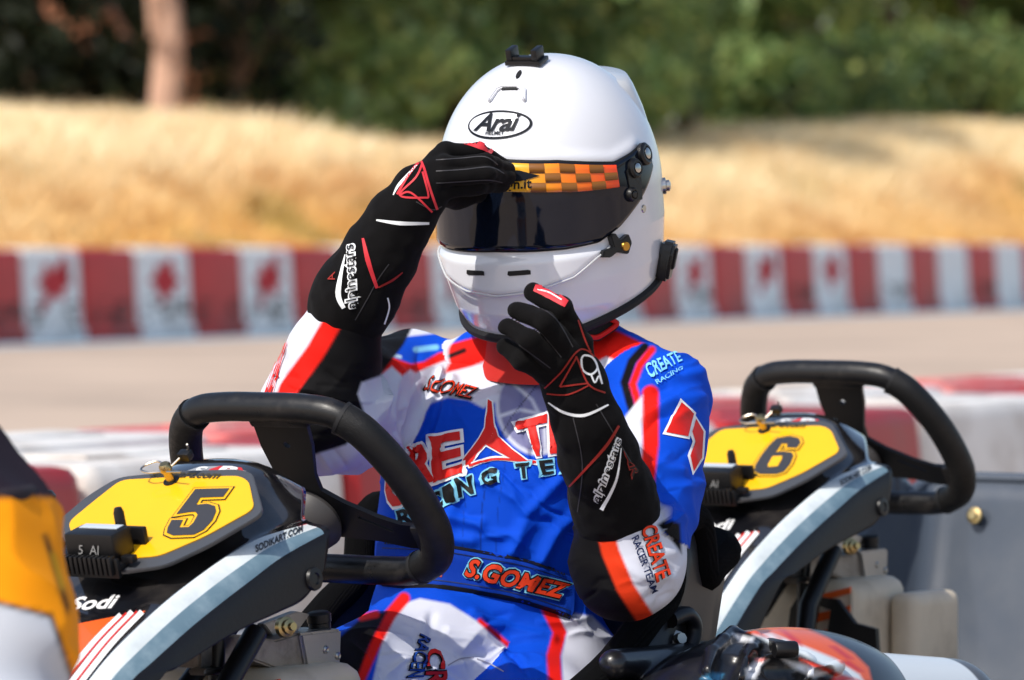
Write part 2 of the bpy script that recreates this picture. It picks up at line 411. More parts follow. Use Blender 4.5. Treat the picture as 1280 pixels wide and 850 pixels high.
# grass bank behind the far barrier
def bank_z(s_, p):
    s_ = np.asarray(s_, float); p = np.asarray(p, float)
    q = np.stack([s_ * .22, p * .35, np.zeros_like(s_)], -1)
    t = np.clip((p - .5) / 5.6, 0, 1); crest = np.interp(s_, [8, 14, 16, 17.5, 24, 30, 33, 40], [1.78, 1.80, 1.70, 1.5, 1.62, 1.8, 1.98, 2.05]) + .05 * np.sin(s_ * .9)
    z = crest * (t * t * (3 - 2 * t) * .65 + t * .35)
    z = z + vnoise(q.reshape(-1, 3)).reshape(s_.shape) *   .07 * t + np.clip(p - 7, 0, 40) * .02
    return np.where(p < .4, -.05, z)
ss = np.linspace(-16, 60, 150); pp = np.concatenate([np.linspace(.3, 9, 44), np.linspace(10, 60, 20)])
SS, PP = np.meshgrid(ss, pp, indexing='ij'); ZZ = bank_z(SS, PP)
V = (FA + FD * SS[..., None] + FN * PP[..., None]); V[..., 2] = ZZ
nI, nJ = SS.shape; idx = np.arange(nI * nJ).reshape(nI, nJ)
Fq = np.stack([idx[:-1, :-1], idx[1:, :-1], idx[1:, 1:], idx[:-1, 1:]], -1).reshape(-1, 4)
M_bank = mat('dry_earth', srgb(226, 188, 128), .95, var=.25, vscale=.5, dirt=srgb(196, 142, 84), damt=.7, dscale=.8)
bo = bigmesh('grass_bank', V.reshape(-1, 3), Fq[:, ::-1], M_bank); tag(bo, kind='structure')

# dry grass: blades, tall and blond on the crest, shorter and browner on the slope
nb = 230000
s_ = rng.uniform(-9, 48, nb); p = rng.uniform(.6, 9.5, nb)
B0 = FA + FD * s_[:, None] + FN * p[:, None]; B0[:, 2] = bank_z(s_, p) - .02
pat = vnoise(B0 * np.array([.5, .5, 0]), 1.0); pat2 = vnoise(B0 * np.array([1.3, 1.3, 0]) + 31, 1.0)
top = np.clip((p - 2.6 + pat * .9) / 2.2, 0, 1)
hgt = (.10 + .14 * top + .10 * np.clip(pat2, 0, 1)) * rng.uniform(.6, 1.25, nb)
ang = rng.uniform(0, 6.28, nb); lean = rng.normal(0, .7, (nb, 2)) * hgt[:, None]; wd = rng.uniform(.008, .02, nb)
e = np.stack([np.cos(ang), np.sin(ang), 0 * ang], -1) * wd[:, None]
tip = B0 + np.concatenate([lean, hgt[:, None]], 1)
V = np.stack([B0 - e, B0 + e, tip], 1).reshape(-1, 3)
blond = np.array(srgb(255, 236, 194)); brown = np.array(srgb(232, 184, 104)); rust = np.array(srgb(204, 138, 72)); green = np.array(srgb(120, 122, 48))
c = blond * top[:, None] + brown * (1 - top[:, None])
k = np.clip(pat2 * 1.2 - .3, 0, .8)[:, None] * (1 - .75 * top[:, None]); c = c * (1 - k) + rust * k
k = np.clip(vnoise(B0 * np.array([.9, .9, 0]) + 77) * 2.6 - 1.15, 0, .75)[:, None] * (1 - top[:, None]); c = c * (1 - k) + green * k
c = c * rng.uniform(.85, 1.12, nb)[:, None]
M_grass = mat('dry_grass', (1, 1, 1), .8, attr=True, spec=.2)
go = bigmesh('dry_grass', V, np.arange(nb * 3).reshape(-1, 3), M_grass, col=np.repeat(c, 3, 0))
tag(go, 'blond dry grass covering the bank behind the far barrier', 'grass', kind='stuff')

# ---------------------------------------------------------------- barrier blocks
M_red = mat('barrier_red_plastic', srgb(196, 48, 46), .45, var=.12, vscale=4, dirt=srgb(70, 52, 50), damt=.75, dscale=2.2, dlow=.5, dhigh=.72, bump=.15, bscale=40)
M_wht = mat('barrier_white_plastic', srgb(240, 238, 234), .5, var=.05, vscale=4, dirt=srgb(120, 105, 92), damt=.6, dscale=2.2, dlow=.52, dhigh=.75, bump=.15, bscale=40)
M_emb = mat('barrier_emblem_print', srgb(196, 30, 40), .6)
M_soot = mat('barrier_scuff', srgb(70, 62, 58), .8, var=.2, vscale=8)
def block_mesh(name, ln, dp, ht, m):
    bm = bmesh.new(); bm_box(bm, (0, 0, ht / 2), (ln - .012, dp, ht), min(.05, ht * .1), 3)
    for v in bm.verts:
        t = v.co.z / ht; v.co.y *= 1 - .18 * t
    for s in (-1, 1):                                   # moulded foot ledge and top hand groove
        bm_box(bm, (0, s * (dp / 2 - .01), .05), (ln - .02, .05, .10), .012, 2)
    bm_box(bm, (0, 0, ht - .004), (ln * .55, dp * .28, .022), .009, 2)
    me = bpy.data.meshes.new(name); bm.normal_update(); bm.to_mesh(me); bm.free(); me.materials.append(m); smooth(me, 35); return me
def emblem_mesh(seed=3):
    """ragged round blot with a tail"""
    P = []; r_ = random.Random(seed); sh_ = r_.uniform(-.25, .25)
    for i in range(48):
        a = 2 * math.pi * i / 48; r = .118 + .030 * math.cos(6 * a) + r_.uniform(-.012, .012)
        if .9 + sh_ < a < 1.35 + sh_: r += r_.uniform(.05, .085)
        if 4.1 + sh_ < a < 4.5 + sh_: r += r_.uniform(.08, .12)
        P.append((r * math.cos(a), r * math.sin(a)))
    me = bpy.data.meshes.new('emblem'); bm = bmesh.new()
    f = bm.faces.new([bm.verts.new((x, 0, z)) for x, z in P]); bmesh.ops.triangulate(bm, faces=[f])
    bmesh.ops.recalc_face_normals(bm, faces=bm.faces); bm.to_mesh(me); bm.free(); me.materials.append(M_emb); return me
def scuff_mesh(seed, ln):
    r_ = random.Random(seed); bm = bmesh.new()
    for q in range(22):
        x = r_.uniform(-.42, .42) * ln; z = r_.uniform(-.09, .09); wd = r_.uniform(.02, .08); hh = r_.uniform(.006, .022)
        P = [(x + wd * math.cos(a) * r_.uniform(.7, 1.1), 0, z + hh * math.sin(a) * r_.uniform(.7, 1.1)) for a in np.linspace(0, 2 * math.pi, 9)[:-1]]
        bm.faces.new([bm.verts.new(v) for v in P])
    me = bpy.data.meshes.new('scuff_marks'); bmesh.ops.recalc_face_normals(bm, faces=bm.faces); bm.to_mesh(me); bm.free(); me.materials.append(M_soot); return me
PITCH_F, HF = .845, .67
br, bw = block_mesh('far_block_red', PITCH_F, .5, HF, M_red), block_mesh('far_block_white', PITCH_F, .5, HF, M_wht)
ems = [emblem_mesh(i) for i in (3, 8, 15, 21)]; sc = [scuff_mesh(i, PITCH_F) for i in range(3)]
rotF = math.atan2(FD[1], FD[0])
for k in range(-8, 26):
    s_ = 4.62 + PITCH_F * (k + .5); red = k % 2 == 0
    P = FA + FD * s_ + FN * .25
    o = link('barrier_block', br if red else bw); o.location = P; o.rotation_euler = (0, 0, rotF + random.uniform(-.02, .02)); o.location.z = 0
    y = -.25 * (1 - .18 * .58) - .004
    if not red and k < 14:
        q = link('emblem', ems[k % 4 if k % 8 < 4 else (k + 1) % 4], o); q.scale = (random.uniform(1.5, 1.8), 1, random.uniform(.85, 1.05)); q.location = (0, -.25 * (1 - .18 * .72) - .010, .43); q.rotation_euler = (-math.atan(.045 / HF), 0, 0)
    if k < 8 or k % 3 == 0:
        q = link('scuff_marks', sc[k % 3], o); q['kind'] = 'stuff'; q.location = (0, -.25 * (1 - .18 * .3) - .010, .2); q.rotation_euler = (-math.atan(.045 / HF), 0, 0)
    if red: tag(o, 'red plastic barrier block in the row at the foot of the grass bank', 'barrier', 'red blocks of the far barrier')
    elif k < 14: tag(o, 'white barrier block with a red blot emblem at the foot of the grass bank', 'barrier', 'white emblem blocks of the far barrier')
    else: tag(o, 'plain white barrier block in the row below the grass bank', 'barrier', 'plain white blocks of the far barrier')
NA = np.array([-.707, 9.223, 0]); ND = np.array([.4471, .8945, 0]); NN = np.array([-.8945, .4471, 0]); rotN = math.atan2(ND[1], ND[0])
bnd = [-2, -.9, .1, 1.0, 1.83, 2.64, 3.65, 4.65, 5.65, 6.65]
M_red2 = mat('near_barrier_red', srgb(176, 34, 34), .42, var=.12, vscale=5, dirt=srgb(120, 70, 62), damt=.5, dscale=5, bump=.15, bscale=40)
M_wht2 = mat('near_barrier_white', srgb(236, 232, 226), .5, var=.06, vscale=5, dirt=srgb(150, 128, 108), damt=.75, dscale=3.5, dlow=.42, dhigh=.7, bump=.15, bscale=40)
M_pnk = mat('near_barrier_faded', srgb(206, 96, 92), .55, var=.12, vscale=5, dirt=srgb(210, 190, 180), damt=.6, dscale=4)
for row in (0, 1):
    for i in range(len(bnd) - 1):
        ln = bnd[i + 1] - bnd[i]; mid = (bnd[i] + bnd[i + 1]) / 2 + row * .42; red = i % 2 == 1
        ht = .40 if row == 0 else .405
        o = link('barrier_block', block_mesh('near_block', ln, .46, ht, (M_pnk if row else M_red2) if red else M_wht2))
        P = NA + ND * mid + NN * (.23 + row * .49 + random.uniform(-.012, .012)); o.location = P; o.location.z = 0; o.rotation_euler = (0, 0, rotN + random.uniform(-.012, .012))
        if row: tag(o, ('faded pinkish red' if red else 'worn white') + ' barrier block in the rear row of the low barrier behind the karts', 'barrier', ('faded red' if red else 'white') + ' blocks of the low rear row')
        else: tag(o, ('red' if red else 'dusty white') + ' low barrier block in the front row behind the karts', 'barrier', ('red' if red else 'white') + ' blocks of the low front row')

# ---------------------------------------------------------------- trees and shrubs
def leaf_cloud(clumps, n, size, cols, seed):
    g_ = np.random.default_rng(seed); wts = np.array([c[3] * c[4] * c[5] for c in clumps]) ** .7; wts /= wts.sum()
    ci = g_.choice(len(clumps), n, p=wts); C = np.array([c[:3] for c in clumps])[ci]; Rr = np.array([c[3:6] for c in clumps])[ci]
    d = g_.normal(size=(n, 3)); d /= np.linalg.norm(d, axis=1)[:, None]; r = g_.uniform(.45, 1.06, n) ** .6
    P = C + d * Rr * r[:, None]; keep = vnoise(P, 1.7) > -.25; P = P[keep]; d = d[keep]; ci = ci[keep]; n = len(P)
    a = g_.normal(size=(n, 3)) * .8 + d * .5; a /= np.linalg.norm(a, axis=1)[:, None]
    b = np.cross(a, g_.normal(size=(n, 3))); b /= np.linalg.norm(b, axis=1)[:, None]; q = np.cross(a, b)
    s = size * g_.uniform(.6, 1.5, n)[:, None]
    V = np.stack([P - b * s, P - q * s * .5, P + b * s, P + q * s * .5], 1).reshape(-1, 3)
    cm = np.array(cols); c = cm[g_.integers(0, len(cols), n)] * g_.uniform(.65, 1.3, n)[:, None]
    tint = np.random.default_rng(seed + 5).uniform(.75, 1.25, (len(clumps), 1))[ci]; c = c * tint
    return V, np.arange(n * 4).reshape(-1, 4), np.repeat(c, 4, 0)
M_leaf = mat('foliage', (1, 1, 1), .5, attr=True, spec=.3)
n_ = M_leaf.node_tree; tl = n_.nodes.new('ShaderNodeBsdfTranslucent'); ms = n_.nodes.new('ShaderNodeMixShader'); ms.inputs[0].default_value = .42; vc = [q for q in n_.nodes if q.type == 'VERTEX_COLOR'][0]
n_.links.new(vc.outputs[0], tl.inputs[0]); n_.links.new(n_.nodes['Principled BSDF'].outputs[0], ms.inputs[1]); n_.links.new(tl.outputs[0], ms.inputs[2]); n_.links.new(ms.outputs[0], n_.nodes['Material Output'].inputs[0])
M_bark = mat('bark', srgb(92, 74, 60), .9, var=.25, vscale=6, bump=.6, bscale=12, bdist=.02)
M_barkp = mat('pale_bark', srgb(196, 158, 136), .9, var=.2, vscale=6, bump=.6, bscale=12, bdist=.02)
LG = [srgb(130, 156, 92), srgb(152, 174, 106), srgb(110, 138, 82), srgb(178, 186, 112), srgb(134, 158, 114)]
DG = [srgb(34, 44, 30), srgb(44, 52, 34), srgb(28, 36, 26)]
def tree(name, base, ht, wd, cols, seed, label, n=9000, size=.10, trunk_h=.15, group=None, bark=None, low=0.0, forks=4, cat='tree'):
    g_ = random.Random(seed); t = empty(name, base)
    cl = []
    for i in range(16):
        zz = ht * (low + (1 - low) * g_.uniform(.12, .92)); rr = wd * (1 - .55 * abs(zz / ht - .45)) * .62
        a = g_.uniform(0, 6.28); q = g_.uniform(.1, .95); s = wd * g_.uniform(.26, .46)
        cl.append((rr * q * math.cos(a), rr * q * math.sin(a), zz, s, s, s * g_.uniform(.6, .9)))
    V, Fq, c = leaf_cloud(cl, n, size, cols, seed)
    bigmesh('crown', V, Fq, M_leaf, t, col=c)
    Vt = []; Ft = []
    def add(P, r):
        v, f = tube_geo(P, r, 8); o_ = len(Vt); Vt.extend(v.tolist()); Ft.extend([tuple(i + o_ for i in q) for q in f])
    top = ht * .55; add(spline([(0, 0, -.25), (.05 * wd, 0, top * .4), (-.04 * wd, .03 * wd, top * .75), (0, 0, top)], 5), np.linspace(.075 * wd, .03 * wd, 16))
    for i in range(forks):
        z0 = top * g_.uniform(.35, .85); e_ = cl[i]; add(spline([(0, 0, z0), (e_[0] * .4, e_[1] * .4, z0 + (e_[2] - z0) * .6), (e_[0], e_[1], e_[2])], 5), np.linspace(.03 * wd, .01 * wd, 11))
    meshobj('trunk', Vt, Ft, bark or M_bark, t)
    return tag(t, label, cat, group)
def bank_pt(px, D):
    P = at(px, 292, D); v = P - FA; s_ = v @ FD; p = v @ FN; return np.array([P[0], P[1], float(bank_z(np.array([s_]), np.array([p]))[0])])
shr = [(455, 62, 4.2, 1.5, 'bushy green tree at the end of the shrub belt, beside the dark trunks'), (560, 63.5, 4.6, 1.7, None), (655, 66, 5.2, 1.8, None), (760, 67, 5, 1.9, None), (850, 70, 5.4, 2.0, None),
       (945, 75, 5.2, 2.0, None), (1020, 76, 4.4, 1.7, None), (1110, 83, 6, 2.3, None), (1210, 85, 6, 2.4, None), (1290, 86, 6, 2.4, None), (1370, 88, 6, 2.4, None), (500, 70, 6, 2.0, None), (700, 74, 6.4, 2.2, None), (900, 78, 6.6, 2.4, None), (420, 84, 8, 3.4, None), (620, 90, 9, 4, None), (800, 92, 9, 4, None), (990, 95, 9, 4, None), (1180, 98, 10, 4.5, None), (1340, 100, 10, 4.5, None)]
for i, (px, D, h_, w_, lb) in enumerate(shr):
    b = bank_pt(px, D); b[2] -= .15
    tree('shrub_tree', b, h_, w_, LG, 20 + i, lb or ('dense green leafy tree in the front row above the dry grass' if i < 11 else 'tall green tree rising behind the front row of trees'), n=9000 if i < 11 else 6000, size=.10, group=None if lb else ('front trees of the green belt' if i < 11 else 'rear trees of the green belt'))
for i, (px, D) in enumerate([(1085, 80), (1150, 82), (1215, 83), (1275, 84), (1330, 84), (715, 68), (980, 74), (380, 62)]):
    tree('low_bush', bank_pt(px, D) - np.array([0, 0, .1]), 1.5, 1.5, LG, 120 + i, 'low rounded green bush at the foot of the tree belt', n=3500, size=.09, group='low bushes under the tree belt', cat='bush')
# darker trees on the left, trunks showing
tree('pine_tree', bank_pt(196, 60), 6.5, 2.6, DG, 51, 'dark tree with a pale sunlit forked trunk before the terracotta wall', n=5000, low=.36, size=.12, bark=M_barkp)
tree('pine_tree', bank_pt(330, 62), 6.5, 2.4, DG, 52, 'slim dark tree between the pale trunk and the green shrubs', n=6000, low=.34, size=.12)
tree('pine_tree', bank_pt(285, 72), 6.2, 2.4, DG, 56, 'dark tree right behind the pale forked trunk', n=6000, low=.12, size=.12)
tree('pine_tree', bank_pt(120, 73), 6.2, 2.2, DG, 53, 'dark evergreen tree standing before the pinkish house', n=8000, low=.10, size=.12)
tree('pine_tree', bank_pt(10, 74), 6.5, 2.0, DG, 54, 'dark evergreen tree at the far end before the pinkish house', n=5000, low=.15, size=.12)
for i, (px, D, ww, sd_) in enumerate([(40, 62.5, 1.3, 71), (118, 62.8, 1.1, 72), (300, 60.8, 1.3, 73)]):
    tree('pine_tree', bank_pt(px, D) - np.array([0, 0, .3]), 3.2, ww, DG, sd_, ['sparse dark bush in front of the pinkish house', 'sparse dark bush at the corner of the pinkish house', 'sparse dark bush before the terracotta shed'][i], n=1500, low=.12, size=.12, cat='bush')
for i, (px, D, ww) in enumerate([(-70, 64, 2.2), (60, 76, 3), (180, 78, 3), (300, 78, 3), (400, 76, 3)]):
    tree('pine_tree', bank_pt(px, D), 7, ww, DG, 60 + i, 'very dark evergreen in the shaded belt behind the house front', n=7000, low=.02, size=.16, group='dark evergreens behind')

# ---------------------------------------------------------------- house front and low wall glimpsed between the dark trees
M_pink = mat('pink_render', srgb(205, 165, 140), .9, var=.12, vscale=2, bump=.3, bscale=20)
M_terra = mat('terracotta_tile', srgb(206, 140, 108), .85, var=.2, vscale=4)
M_dark = mat('dark_opening', srgb(30, 26, 24), .6)
M_blue = mat('blue_plastic', srgb(70, 100, 170), .4)
hb = bank_pt(70, 64); h = empty('house', hb)
tag(h, 'pinkish rendered house glimpsed between the dark trees', 'house')
box('wall', (0, .6, .55), (1.3, .9, 1.6), M_pink, h, .01)
for x, w_ in ((-.36, .30), (.12, .36)): box('window', (x, .13, 1.06), (w_, .10, .38), M_dark, h, .01)
box('door', (.50, .13, .30), (.18, .10, 1.9), M_dark, h, .01)
rf = prism('roof', [(-.8, 0), (.8, 0), (.55, .4), (-.55, .4)], 1.2, M_terra, h, M=Matrix.Translation((0, 1.2, 1.36)) @ Matrix.Rotation(R(90), 4, 'X'))
hb = bank_pt(248, 61.5); t = empty('garden_shed', hb); tag(t, 'terracotta roofed shed leaning behind the pale forked trunk', 'shed')
box('wall', (.1, .5, .18), (.9, .8, .5), mat('shed_boards', srgb(70, 58, 52), .9, var=.2, vscale=5), t, .01)
prism('roof', [(-.34, .42), (-.24, .40), (.05, .75), (.36, 1.5), (-.22, 1.45)], .9, M_terra, t, M=Matrix.Translation((.05, .95, 0)) @ Matrix.Rotation(R(90), 4, 'X'))
b = bank_pt(178, 64); o = lathe('water_drum', [(0, 0), (.13, 0), (.15, .04), (.14, .22), (.15, .3), (.14, .40), (.10, .43), (0, .44)], M_blue); o.location = b + np.array([0, 0, .25])
tag(o, 'small blue drum standing at the pale forked trunk', 'drum')
o = box('post', (0, 0, .37), (.12, .12, .75), M_bark); o.location = bank_pt(178, 64.02); o.name = 'stand_post'; o.location.z -= .5
tag(o, 'short wooden post carrying the blue drum', 'post')

# ================================================================ THE KARTS
M_fair = mat('black_gloss_plastic', srgb(18, 18, 22), .12, coat=1, spec=.6, rvar=.05, vscale=12, dirt=srgb(120, 112, 104), damt=.22, dscale=9)
M_side = mat('black_satin_plastic', srgb(24, 23, 26), .42, spec=.4, bump=.1, bscale=200, var=.1, vscale=20)
M_sil = mat('silver_stripe', srgb(222, 230, 232), .3, metal=.0, coat=.5, var=.05, vscale=25, dirt=srgb(120, 140, 150), damt=.3, dscale=18)
M_stl = mat('steel_blue_stripe', srgb(118, 146, 160), .3, metal=.2, coat=.5, var=.07, vscale=30, dirt=srgb(190, 205, 210), damt=.3, dscale=30)
M_yel = mat('number_yellow', srgb(246, 184, 6), .35, coat=.4, var=.03, vscale=14)
M_frm = mat('plate_frame', srgb(70, 72, 76), .35, coat=.3)
M_dig = mat('number_ink', srgb(58, 58, 62), .4); M_digl = mat('number_outline', srgb(40, 36, 26), .4)
M_rim = mat('wheel_vinyl', srgb(22, 22, 24), .38, spec=.5, bump=.25, bscale=900, bdist=.0005, rvar=.15, vscale=30, dirt=srgb(86, 80, 76), damt=.35, dscale=24, dlow=.55, dhigh=.75)
M_grip = mat('wheel_grip', srgb(19, 19, 20), .5, spec=.4, bump=.7, bscale=1000, bdist=.0009, rvar=.15, vscale=30, dirt=srgb(70, 66, 62), damt=.3, dscale=18, dlow=.5, dhigh=.8)
M_alu = mat('cast_aluminium', srgb(150, 144, 138), .45, metal=.85, var=.15, vscale=25, bump=.3, bscale=120, dirt=srgb(70, 58, 48), damt=.6, dscale=30)
M_alus = mat('machined_aluminium', srgb(180, 178, 176), .35, metal=.9, bump=.15, bscale=300)
M_tank = mat('tank_plastic', srgb(214, 198, 174), .42, spec=.4, var=.07, vscale=8, dirt=srgb(140, 118, 92), damt=.5, dscale=11, dlow=.48, dhigh=.75)
M_org = mat('orange_print', srgb(232, 92, 24), .35, coat=.4, var=.05, vscale=40); M_wpr = mat('white_print', srgb(232, 232, 232), .35, coat=.4); M_rpr = mat('red_print', srgb(205, 36, 30), .35, coat=.4)
M_blkp = mat('black_part', srgb(18, 18, 20), .4, spec=.5, var=.1, vscale=40); M_stel = mat('bolt_steel', srgb(176, 172, 166), .3, metal=1); M_gold = mat('bolt_zinc', srgb(190, 168, 120), .3, metal=1)
M_tyre = mat('tyre_rubber', srgb(26, 25, 25), .85, bump=.4, bscale=80); M_knit = mat('seat_cover_knit', srgb(18, 18, 19), .95, spec=.1, weave=260, bump=1.0, bscale=400, bdist=.002)
M_seatg = mat('grey_fibreglass_seat', srgb(72, 80, 92), .35, coat=.3, var=.08, vscale=6, rvar=.1, dirt=srgb(100, 104, 110), damt=.4, dscale=5)
M_seatb = mat('black_seat_shell', srgb(34, 34, 38), .45, coat=.1, var=.08, vscale=8)
def inkm(n, c): return mat(n, c, .4)

class Frame:
    """a kart's own axes: u to the driver's left, f forward, z up"""
    def __init__(s, O, yaw):
        s.O = np.array([O[0], O[1], 0.]); s.F = np.array([-math.sin(yaw), -math.cos(yaw), 0]); s.L = np.array([math.cos(yaw), -math.sin(yaw), 0]); s.yaw = yaw
        s.M = Matrix.Translation(Vector(s.O)) @ Matrix.Rotation(-yaw, 4, 'Z'); s.I = s.M.inverted()
    def on(s, px, py, p0, n):
        n = n[0] * s.L + n[1] * s.F + n[2] * np.array([0, 0, 1.]); p = s.O + p0[0] * s.L + p0[1] * s.F + np.array([0, 0, p0[2]]); r = ray(px, py); t = ((p - CAMP) @ n) / (r @ n); P = CAMP + r * t - s.O
        return np.array([P @ s.L, P @ s.F, P[2]])
    def side(s, px, py, u): return s.on(px, py, (u, 0, 0), (1, 0, 0))
K = lambda u, f, z: Vector((u, -f, z))
K5 = Frame(at(385, 610, 5.75), R(35)); K6 = Frame(at(1070, 540, 7.2), R(34))
ZW, TW = .523, R(38)
WV = Vector((0, -math.sin(TW), math.cos(TW))); WN = Vector((0, math.cos(TW), math.sin(TW)))     # in the wheel's plane upwards; towards the driver
PSL = R(34); P0 = (0, .221, .536); PN = (0, math.sin(PSL), math.cos(PSL))

def make_kart(fr, number):
    k = empty('go_kart'); k.matrix_world = fr.M
    # ---- front fairing
    A = [(.145, .497), (.223, .487), (.277, .472), (.332, .451), (.384, .428), (.444, .396), (.486, .368), (.56, .31), (.64, .235)]
    B = [(.152, .490), (.225, .469), (.277, .448), (.325, .428), (.372, .407), (.430, .378), (.465, .359), (.535, .30), (.61, .225)]
    C_ = [(.167, .454), (.20, .427), (.24, .416), (.285, .406), (.330, .394), (.385, .376), (.425, .362), (.49, .29), (.56, .20)]
    Mm = [(.070, .532), (.135, .557), (.205, .534), (.275, .474), (.325, .437), (.375, .406), (.425, .372), (.50, .31), (.58, .235)]
    N_ = [(.090, .530), (.155, .545), (.222, .512), (.282, .466), (.332, .437), (.382, .407), (.432, .373), (.505, .31), (.585, .235)]
    N2 = [(.138, .502), (.205, .493), (.258, .469), (.31, .442), (.362, .418), (.42, .388), (.462, .36), (.535, .305), (.615, .232)]
    half = [[(0, f, z) for f, z in Mm], [(.062, f, z) for f, z in N_], [(.100, f, z) for f, z in N2], [(.115, f, z) for f, z in A], [(.1405, f, z) for f, z in B], [(.147, f, z) for f, z in C_]]
    sec = [[(-u, f, z) for u, f, z in h_] for h_ in half[:0:-1]] + half
    rows = np.array([spline(s_, 6) for s_ in sec])                      # sections x stations
    def dense(rws, n): return np.stack([spline(rws[:, j], n) for j in range(rws.shape[1])], 1)
    G = dense(rows, 9); nS, nJ = G.shape[:2]; V = [K(*p) for p in G.reshape(-1, 3)]; idx = np.arange(nS * nJ).reshape(nS, nJ)
    F_ = np.stack([idx[:-1, :-1], idx[:-1, 1:], idx[1:, 1:], idx[1:, :-1]], -1).reshape(-1, 4)
    def band(i):                                                   # silver and steel-blue stripes run along both flanks
        r_, st = divmod(i, nJ - 1); q = min(r_, nS - 2 - r_)
        if q < 9: return 1
        if q < 18: return 1 if st < 1 else (3 if q < 13 else 2)
        return 0
    fair = meshobj('front_fairing', V, F_, [M_fair, M_side, M_sil, M_stl], k, ang=55, mi=[band(i) for i in range(len(F_))])
    sm_ = fair.modifiers.new('s', 'SOLIDIFY'); sm_.thickness = .004; sm_.offset = -1
    FB = BVHTree.FromPolygons([tuple(fr.M @ v) for v in V], [tuple(int(i) for i in f) for f in F_])
    rv = lathe('rivet', [(0, .001), (.012, .001), (.011, .004), (.006, .0045), (.005, .003), (0, .003)], M_blkp, fair, 20, axis_matrix(K(.1455, .185, .445), K(1, 0, .1)))
    # ---- number plate
    def pl(px_, py_): q = K5.on(px_, py_, P0, PN); return (q[0], (q[2] - P0[2]) / math.sin(PSL))          # plate coordinates: across, up the slope
    PMt = axis_matrix(K(*P0), K(0, PN[1], PN[2]), K(1, 0, 0))
    flip = (PMt.to_3x3() @ Vector((0, 1, 0))).z; sg = 1 if flip > 0 else -1
    P2 = lambda poly: [(x, y * sg) for x, y in poly]
    out = [pl(*p) for p in ((72, 652), (110, 620), (148, 597), (225, 589), (300, 587), (316, 592), (330, 642), (262, 682), (207, 708), (150, 716), (95, 712))]
    plate = prism('number_plate', P2(round_poly(out, .012)), .004, M_frm, k, PMt, .0008, z0=-.003)
    inn = [pl(*p) for p in ((86, 655), (120, 627), (152, 602), (225, 598), (300, 597), (312, 604), (319, 638), (258, 672), (200, 697), (140, 702), (101, 700))]
    prism('plate_face', P2(round_poly(inn, .010)), .001, M_yel, plate, PMt, 0, z0=.0012)
    if number == 5:
        Z5 = [(752, 182), (925, 178), (893, 222), (778, 226), (757, 262), (812, 256), (852, 268), (858, 296), (838, 342), (796, 388), (745, 414), (640, 418), (607, 404), (612, 376), (632, 338), (690, 338), (672, 376), (718, 374), (742, 352), (764, 312), (752, 298), (720, 300), (655, 310)]
        dg = [pl(60 + .247 * x, 570 + .247 * y) for x, y in Z5]; hole = None
    else:
        Z6 = [(520, 338), (560, 300), (630, 288), (680, 300), (688, 324), (668, 352), (612, 350), (618, 330), (588, 330), (566, 364), (550, 374), (600, 370), (642, 376), (650, 396), (632, 440), (600, 478), (560, 492), (472, 492), (442, 475), (446, 445), (482, 386)]
        H6 = [(540, 398), (590, 396), (588, 412), (566, 450), (515, 455), (516, 440)]
        b6 = lambda x, y: (lambda q: (q[0], (q[2] - P0[2]) / math.sin(PSL)))(fr.on(840 + .2353 * x, 480 + .2353 * y, P0, PN))
        dg = [b6(*p) for p in Z6]; hole = [b6(*p) for p in H6]
    def flatp(poly, z_, m_, nm, hole=None):
        pp_ = P2(keyhole(poly, hole) if hole else poly); bm = bmesh.new(); f_ = bm.faces.new([bm.verts.new((x, y, z_)) for x, y in pp_]); bmesh.ops.triangulate(bm, faces=[f_])
        for f_ in bm.faces:
            f_.normal_update()
            if f_.normal.z < 0: f_.normal_flip()
        bmesh.ops.transform(bm, matrix=PMt, verts=bm.verts); return bmobj(nm, bm, m_, plate, sm=False)
    flatp(grow(dg, .0042), .0028, M_digl, 'number_outline'); flatp(grow(dg, .0028), .0032, M_yel, 'number_outline'); flatp(dg, .0038, M_dig, 'number', hole)
    if hole: flatp(hole, .0042, M_yel, 'number_outline')
    bm = tsize('sodikart.com', .085, .02, .2)
    for v in bm.verts: v.co = (v.co.x + .012, (v.co.y + .011) * sg, .003)
    if sg < 0: bmesh.ops.reverse_faces(bm, faces=bm.faces)
    bmesh.ops.transform(bm, matrix=PMt, verts=bm.verts); bmobj('lettering', bm, inkm('plate_ink', srgb(60, 52, 20)), plate, sm=False)
    PW = lambda x, y, h_=0: PMt @ Vector((x, y * sg, h_))
    # ---- pin and spring clip
    pn = lathe('pin', [(0, 0), (.0045, 0), (.0045, .012), (.0062, .013), (.0062, .019), (.0045, .021), (0, .021)], M_gold, plate, 16, PMt @ Matrix.Translation((0, 0, .002)))
    lathe('grommet', [(.0045, .0015), (.0085, .0015), (.008, .0032), (.0045, .0034)], M_blkp, plate, 18, PMt)
    cp = [PW(-.002, .004, .016), PW(-.016, .010, .018), PW(-.027, .004, .018), PW(-.028, -.004, .018), PW(-.018, -.007, .017), PW(-.004, -.004, .016), PW(.016, -.006, .018), PW(.024, -.007, .019)]
    tube('spring_clip', spline([tuple(p) for p in cp], 8), .0011, M_stel, pn, 6)
    cp = [PW(.004, .002, .017), PW(.012, .012, .022), PW(.018, .020, .026), PW(.022, .018, .034)]
    tube('spring_clip', spline([tuple(p) for p in cp], 6), .0011, M_stel, pn, 6)
    bm = bmesh.new(); bm_box(bm, (0, 0, 0), (.014, .010, .009), .002); bmesh.ops.transform(bm, matrix=Matrix.Translation(PW(.016, .016, .022)) @ PMt.to_3x3().to_4x4(), verts=bm.verts); bmobj('clip_cord', bm, M_blkp, pn)
